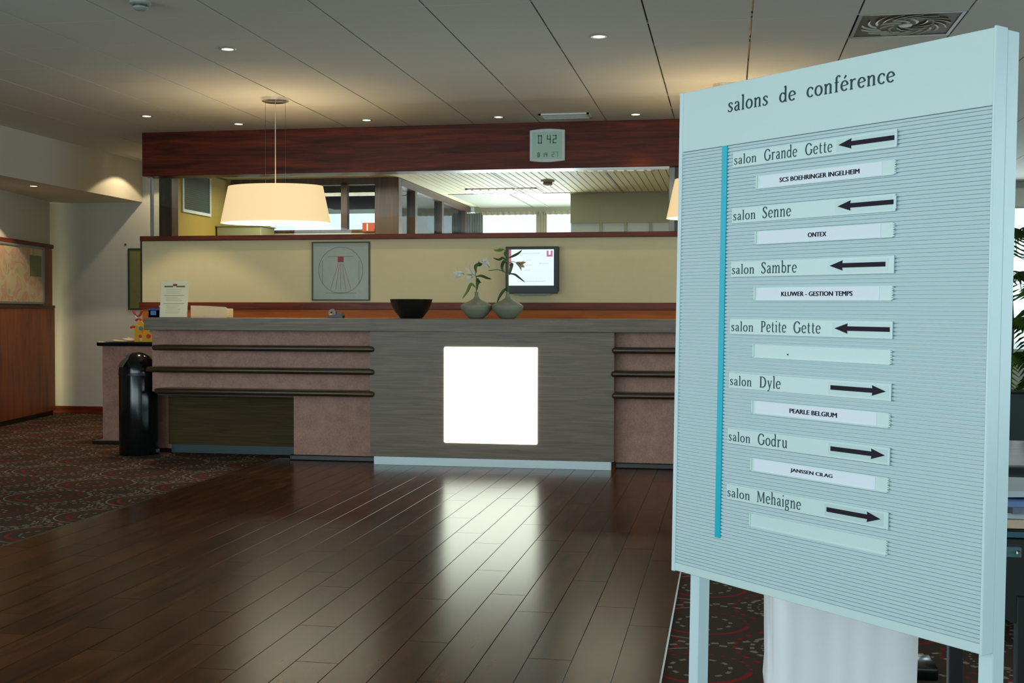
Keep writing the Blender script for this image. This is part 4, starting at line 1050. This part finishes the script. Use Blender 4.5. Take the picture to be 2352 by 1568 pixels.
l2 = thing('lily_stem', (-1.697, 9.2, CT + .2), 'taller lily stem with buds in the right vase, in front of the television', 'flower')
obj('stem', MB().tube([q(1167, 690), q(1167, 668), q(1167, 640), q(1166, 612), q(1168, 590), q(1163, 578), q(1156, 572), q(1145, 571)], [.005, .005, .0048, .0045, .004, .003, .0028, .002], 8), 'stem_green', l2, smooth=True)
obj('side_stem', MB().tube([q(1166, 632), q(1157, 622), q(1142, 619), q(1122, 621)], [.0035, .0035, .003, .003], 8), 'stem_green', l2, smooth=True)
obj('side_stem', MB().tube([q(1168, 604), q(1178, 600), q(1186, 603)], [.003, .002, .002], 8), 'stem_green', l2, smooth=True)
flower(l2, q(1124, 614, -.02), (-.45, -.3, .65), .12, open_=.45)
flower(l2, q(1186, 603, -.02), (.8, -.2, -.35), .10, 'lily_bud', .6)
leaf(l2, [q(1166, 662), q(1158, 666, -.02), q(1148, 680, -.03), q(1141, 697, -.04)], .011, 'leaf_green')
leaf(l2, [q(1163, 598), q(1155, 592), q(1146, 596, -.02), q(1132, 592, -.03)], .010, 'leaf_green')
leaf(l2, [q(1166, 605), q(1158, 600), q(1153, 612, -.02), q(1156, 626, -.02)], .013, 'leaf_green')
leaf(l2, [q(1170, 610), q(1176, 606), q(1172, 622), q(1170, 632)], .012, 'leaf_green')
leaf(l2, [q(1168, 592), q(1178, 588), q(1190, 582, -.02), q(1199, 574, -.03)], .010, 'leaf_green')
leaf(l2, [q(1168, 628), q(1182, 630, -.02), q(1192, 637, -.03), q(1206, 648, -.04)], .008, 'leaf_green')
leaf(l2, [q(1156, 573), q(1147, 575, -.01), q(1134, 574, -.02)], .010, 'leaf_light')
leaf(l2, [q(1165, 592), q(1160, 582), q(1164, 576)], .010, 'leaf_green')

# things on the side cabinet
ST = .912
for k, (x, y, r_) in enumerate(((-5.36, 10.02, .2), (-5.27, 10.06, -.15), (-5.2, 9.98, .45), (-5.10, 10.05, -.35))):
    t = thing('leaflet_pile', (x, y, ST), ('cream leaflet fanned on the side cabinet, outermost at its left end', 'cream leaflet fanned on the side cabinet, second from its left end', 'curled cream leaflet lying in the middle of the side cabinet fan', 'cream leaflet on the side cabinet nearest the yellow toy rack')[k], 'leaflet', 'leaflets fanned on the side cabinet')
    m_ = MB(); gr = []
    for i in range(7):
        f = i / 6 - .5
        gr.append([Vector((x + f * .21 * cos(r_) - s * .14 * sin(r_), y + f * .21 * sin(r_) + s * .14 * cos(r_), ST + .003 + .006 * k + .012 * (2 * f) ** 2 * (1 + .6 * k % 2))) for s in (-.5, 0, .5)])
    obj('sheet', m_.slab(gr, (0, 0, -1), .002), 'leaflet', t, smooth=True)
ty_ = thing('toy_rack', (-5.02, 9.95, ST), 'bright yellow and red counter display of small toys beside the reception counter', 'toy display')
X_ = lambda px: at(px, 760, Y=9.92).x
Zz = lambda py: at(325, py, Y=9.92).z
obj('yellow_carton', MB().prism([(X_(311), ST), (X_(352), ST), (X_(352), Zz(762)), (X_(340), Zz(756)), (X_(334), Zz(765)), (X_(327), Zz(765)), (X_(326), Zz(752)), (X_(316), Zz(745)), (X_(311), Zz(756))], 1, 9.90, 10.0), 'toy_yellow', ty_)
obj('arched_panel', MB().prism([(X_(314), Zz(756)), (X_(317), Zz(742)), (X_(325), Zz(736)), (X_(331), Zz(745)), (X_(333), Zz(760))], 1, 9.91, 9.93), 'toy_yellow', ty_)
for (cx_, cz_, r, mt) in ((323, 754, .018, 'toy_blue'), (322, 772, .014, 'toy_red'), (324, 779, .012, 'toy_white'), (341, 772, .02, 'toy_red'), (347, 760, .015, 'toy_blue')):
    c = at(cx_, cz_, Y=9.895); obj('printed_spot', MB().prism([(c.x + r * cos(a), c.z + r * sin(a)) for a in [2 * pi * k / 12 for k in range(12)]], 1, 9.893, 9.90), mt, ty_)
for P, mt in (([(300, 752), (306, 750), (314, 752), (320, 747)], 'toy_red'), ([(307, 714), (311, 724), (318, 727), (323, 722), (326, 712)], 'toy_red'), ([(309, 722), (315, 731), (321, 729)], 'toy_white'), ([(312, 736), (318, 731), (324, 735)], 'toy_red')):
    obj('bendy_toy', MB().tube([at(a, b_, Y=9.93) for a, b_ in P], .011, 8), mt, ty_, smooth=True)
obj('stalk', MB().tube([at(320, 745, Y=9.95), at(319, 728, Y=9.95)], .005, 8), 'toy_white', ty_)

# ------------------------------------------------------------------ right foreground: cloth-covered table
def cloth_table():
    c0 = Vector((.325, 3.66, 0)); hw = .203; top = .60; rot = radians(3)
    t = thing('side_table', (c0.x, c0.y, 0), 'small square side table hidden under the white cloth behind the sign', 'table')
    u = Vector((cos(rot), sin(rot), 0)); v_ = Vector((-sin(rot), cos(rot), 0))
    def P(a, b_, z): p = c0 + u * a + v_ * b_; return Vector((p.x, p.y, z))
    def rbox(a0, a1, b0, b1, z0, z1):
        m_ = MB(); V = [m_.bm.verts.new(P(a, b_, z)) for a, b_, z in ((a0, b0, z0), (a1, b0, z0), (a1, b1, z0), (a0, b1, z0), (a0, b0, z1), (a1, b0, z1), (a1, b1, z1), (a0, b1, z1))]
        for f in ((0, 1, 2, 3), (7, 6, 5, 4), (0, 4, 5, 1), (1, 5, 6, 2), (2, 6, 7, 3), (3, 7, 4, 0)): m_.bm.faces.new([V[i] for i in f])
        return m_
    obj('table_top', rbox(-hw + .01, hw - .01, -hw + .01, hw - .01, top - .03, top - .004), 'table_brown', t)
    for sa in (-1, 1):
        for sb in (-1, 1):
            obj('leg', rbox(sa * (hw - .055) - .018, sa * (hw - .055) + .018, sb * (hw - .055) - .018, sb * (hw - .055) + .018, 0, top - .03), 'table_brown', t)
    # cloth: rounded square drape
    N = 120; gr = []
    def sq(a, r):
        ca, sa = cos(a), sin(a); n = 11.0
        k = (abs(ca) ** n + abs(sa) ** n) ** (-1 / n); return k * r * ca, k * r * sa
    for i, (z, f) in enumerate([(top, .0), (top, .5), (top, .93), (top - .006, .99), (top - .03, 1.0), (top - .12, 1.0), (top - .25, .995), (top - .38, .985), (top - .47, .975), (top - .53, .965), (.012, .96)]):
        row = []
        for k in range(N + 1):
            a = 2 * pi * k / N
            fold = 0 if z > top - .02 else (.004 * (top - z) / top * sin(5 * a + .5) + .002 * (top - z) / top * sin(19 * a + 1.3) + .012 * (top - z) / top * max(0, cos(a - radians(200))) ** 10 * sin(30 * a))
            bulge = .006 * math.exp(-((z - .075) / .02) ** 2)
            x_, y_ = sq(a, hw * f + fold + bulge); p = P(x_, y_, z); row.append(p)
        gr.append(row)
    cl = obj('tablecloth', MB().sheet(gr), 'cloth_white', smooth=True, origin=(c0.x, c0.y, 0))
    so = cl.modifiers.new('thick', 'SOLIDIFY'); so.thickness = .003; so.offset = 0
    tag(cl, 'white cloth draped to the floor below the conference sign', 'tablecloth')
cloth_table()
tag(obj('floor_stand_base', MB().box(.50, .672, 4.0, 4.16, 0, .042, .006, 2), 'gloss_black', origin=(.58, 4.08, 0), smooth=True), 'flat glossy black base on the carpet right of the white cloth', 'stand')

# black magazine table with newspapers
mt_ = thing('magazine_table', (.98, 3.25, 0), 'black table carrying newspapers at the right edge behind the sign', 'table')
TT = .666
tx_, tyy = .60, 3.00
obj('table_top', MB().box(tx_, 1.35, tyy, 3.55, TT - .022, TT, .004), 'gloss_black', mt_)
obj('glass_edge', MB().box(tx_ - .004, 1.354, tyy - .004, tyy, TT - .016, TT - .003), 'glass_edge', mt_)
obj('apron', MB().box(tx_ + .02, 1.33, tyy + .02, 3.53, TT - .07, TT - .022), 'satin_black', mt_)
dr_ = obj('drawer', MB().box(tx_ + .03, at(2347, 1240, Y=tyy).x, tyy + .0, tyy + .02, TT - .065, TT - .040, .002), 'drawer_teal', mt_)
obj('drawer_knob', MB().lathe(tx_ + .08, tyy - .006, [(0, TT - .056), (.006, TT - .054), (.006, TT - .048), (0, TT - .046)], 10), 'chrome', dr_)
pr = [(at(2296, 1250, Y=tyy + .03).x, TT - .07)]
sk = []
xa, xb = tx_ + .03, 1.32; zt_, zb_ = TT - .07, .43
for k in range(9): a = pi / 2 * k / 8; sk.append((xa + .07 - .07 * sin(pi / 2 - a) , zb_ + .09 - .09 * sin(a)))
obj('basket', MB().prism([(xa, zt_)] + sk + [(xb, zb_), (xb, zt_)], 1, tyy + .05, 3.5), 'satin_black', mt_)
for lx, ly in ((.708, 3.06), (1.30, 3.06), (.60, 3.33), (1.30, 3.50)):
    obj('leg', MB().box(lx - .018, lx + .018, ly - .018, ly + .018, 0, .5 if lx > .65 else TT - .022, .003), 'satin_black', mt_)
NL = ['topmost folded newspaper of the pile on the black table', 'blue-headed newspaper, second from the top of the pile', 'grey newspaper in the middle of the pile on the black table', 'white newspaper near the bottom of the pile', 'cream-pink newspaper at the bottom of the pile on the black table']
z = TT
for k, (mt, th) in enumerate((('news_pink', .022), ('news_white', .014), ('news_grey', .018), ('news_blue', .014), ('news_white', .016))):
    ox, rt = (.0, .0, .02, -.01, -.02)[k], (.02, -.05, .06, .1, -.12)[k]
    x0, x1, y0, y1 = .64 + ox, 1.06 + ox, 3.02, 3.32; m_ = MB(); rows = []; c = Vector(((x0 + x1) / 2, (y0 + y1) / 2, 0))
    for i in range(9):
        f = i / 8; row = []
        for s in (0, .33, .66, 1):
            p = Vector((x0 + (x1 - x0) * f, y0 + (y1 - y0) * s, 0)) - c; p = Vector((p.x * cos(rt) - p.y * sin(rt), p.x * sin(rt) + p.y * cos(rt), 0)) + c
            row.append(Vector((p.x, p.y, z + th + (.0 if k < 4 else .008 * sin(pi * f) * (1 - s)))))
        rows.append(row)
    t = thing('newspaper', (c.x, c.y, z), NL[4 - k], 'newspaper', 'newspapers piled on the black table')
    obj('folded_sheets', m_.slab(rows, (0, 0, -1), th * .92), mt, t)
    z += th

# armchair, low table, planter at the right edge
ac = thing('armchair', (1.25, 4.9, 0), 'black leather armchair beyond the newspaper table, at the right edge', 'chair')
ax0 = at(2260, 1100, Y=4.55).x
obj('seat', MB().box(ax0 + .08, ax0 + .68, 4.62, 5.15, .25, .43, .03, 3), 'leather_black', ac, smooth=True)
obj('arm', MB().box(ax0, ax0 + .09, 4.55, 5.2, .08, .60, .025, 3), 'leather_black', ac, smooth=True)
obj('arm', MB().box(ax0 + .67, ax0 + .76, 4.55, 5.2, .08, .60, .025, 3), 'leather_black', ac, smooth=True)
obj('backrest', MB().box(ax0 + .02, ax0 + .74, 4.46, 4.60, .1, .635, .03, 3), 'leather_black', ac, smooth=True)
for a in (ax0 + .05, ax0 + .71):
    for y in (4.53, 5.13): obj('leg', MB().box(a - .02, a + .02, y - .02, y + .02, 0, .10), 'chrome', ac)
lt = thing('coffee_table', (1.6, 6.2, 0), 'reddish-brown wooden coffee table beyond the armchair at the right edge', 'table')
bx0 = at(2230, 1050, Y=5.6).x
obj('table_top', MB().box(bx0, bx0 + 1.0, 5.45, 6.75, .46, .505, .005), 'table_brown', lt)
for a in (bx0 + .06, bx0 + .94):
    for y in (5.51, 6.69): obj('leg', MB().box(a - .03, a + .03, y - .03, y + .03, 0, .46), 'rail_dark', lt)
pl = thing('planter_trough', (2.1, 8.6, 0), 'dark green planter trough at the right edge under the palm fronds', 'planter')
gx0 = at(2250, 950, Y=8.4).x
obj('trough', MB().box(gx0, gx0 + 1.3, 8.4, 8.8, 0, .655, .008), 'planter_green', pl)
obj('soil', MB().box(gx0 + .03, gx0 + 1.27, 8.43, 8.77, .65, .66), 'soil', pl)
def palm(x, y, h, lab, seed, nfr=9):
    rnd = random.Random(seed)
    t = thing('potted_palm', (x, y, .66), lab, 'plant')
    obj('trunk', MB().tube([(x, y, .66), (x + .02, y, .66 + h * .4), (x - .01, y, .66 + h)], [.022, .018, .012], 8), 'frame_brown', t, smooth=True)
    for k in range(nfr):
        a = 2 * pi * k / nfr + rnd.random() * .6; hb = .66 + h * (1, .72, .42, .2)[k % 4]; rl = .30 + .08 * rnd.random()
        base = Vector((x, y, hb)); dirv = Vector((cos(a), sin(a), 0)); stem = [base + dirv * rl * f + Vector((0, 0, .30 * f - .42 * f * f)) for f in (0, .25, .5, .75, 1)]
        m_ = MB().tube(stem, [.006, .005, .004, .003, .002], 5)
        S = smooth_pts([tuple(s) for s in stem], 4)
        for i, p in enumerate(S[2:]):
            p = Vector(p)
            for s in (-1, 1):
                sd_ = Vector((-dirv.y, dirv.x, 0)) * s; tip = p + sd_ * .13 + dirv * .07 + Vector((0, 0, -.07)); mid = (p + tip) / 2 + Vector((0, 0, .015)); wv = dirv * .016
                m_.bm.faces.new([m_.bm.verts.new(c) for c in (p, mid - wv, tip, mid + wv)])
        obj('frond', m_, 'leaf_green' if k % 3 else 'leaf_light', t, weld=False)
palm(gx0 + .22, 8.6, 1.05, 'leafy palm in the green trough, the one touching the sign post edge', 3, 24)
palm(gx0 + .64, 8.58, .80, 'shorter leafy palm in the green trough, right of the first', 5, 24)
palm(gx0 + 1.08, 8.62, 1.25, 'tallest leafy palm in the green trough', 9, 24)
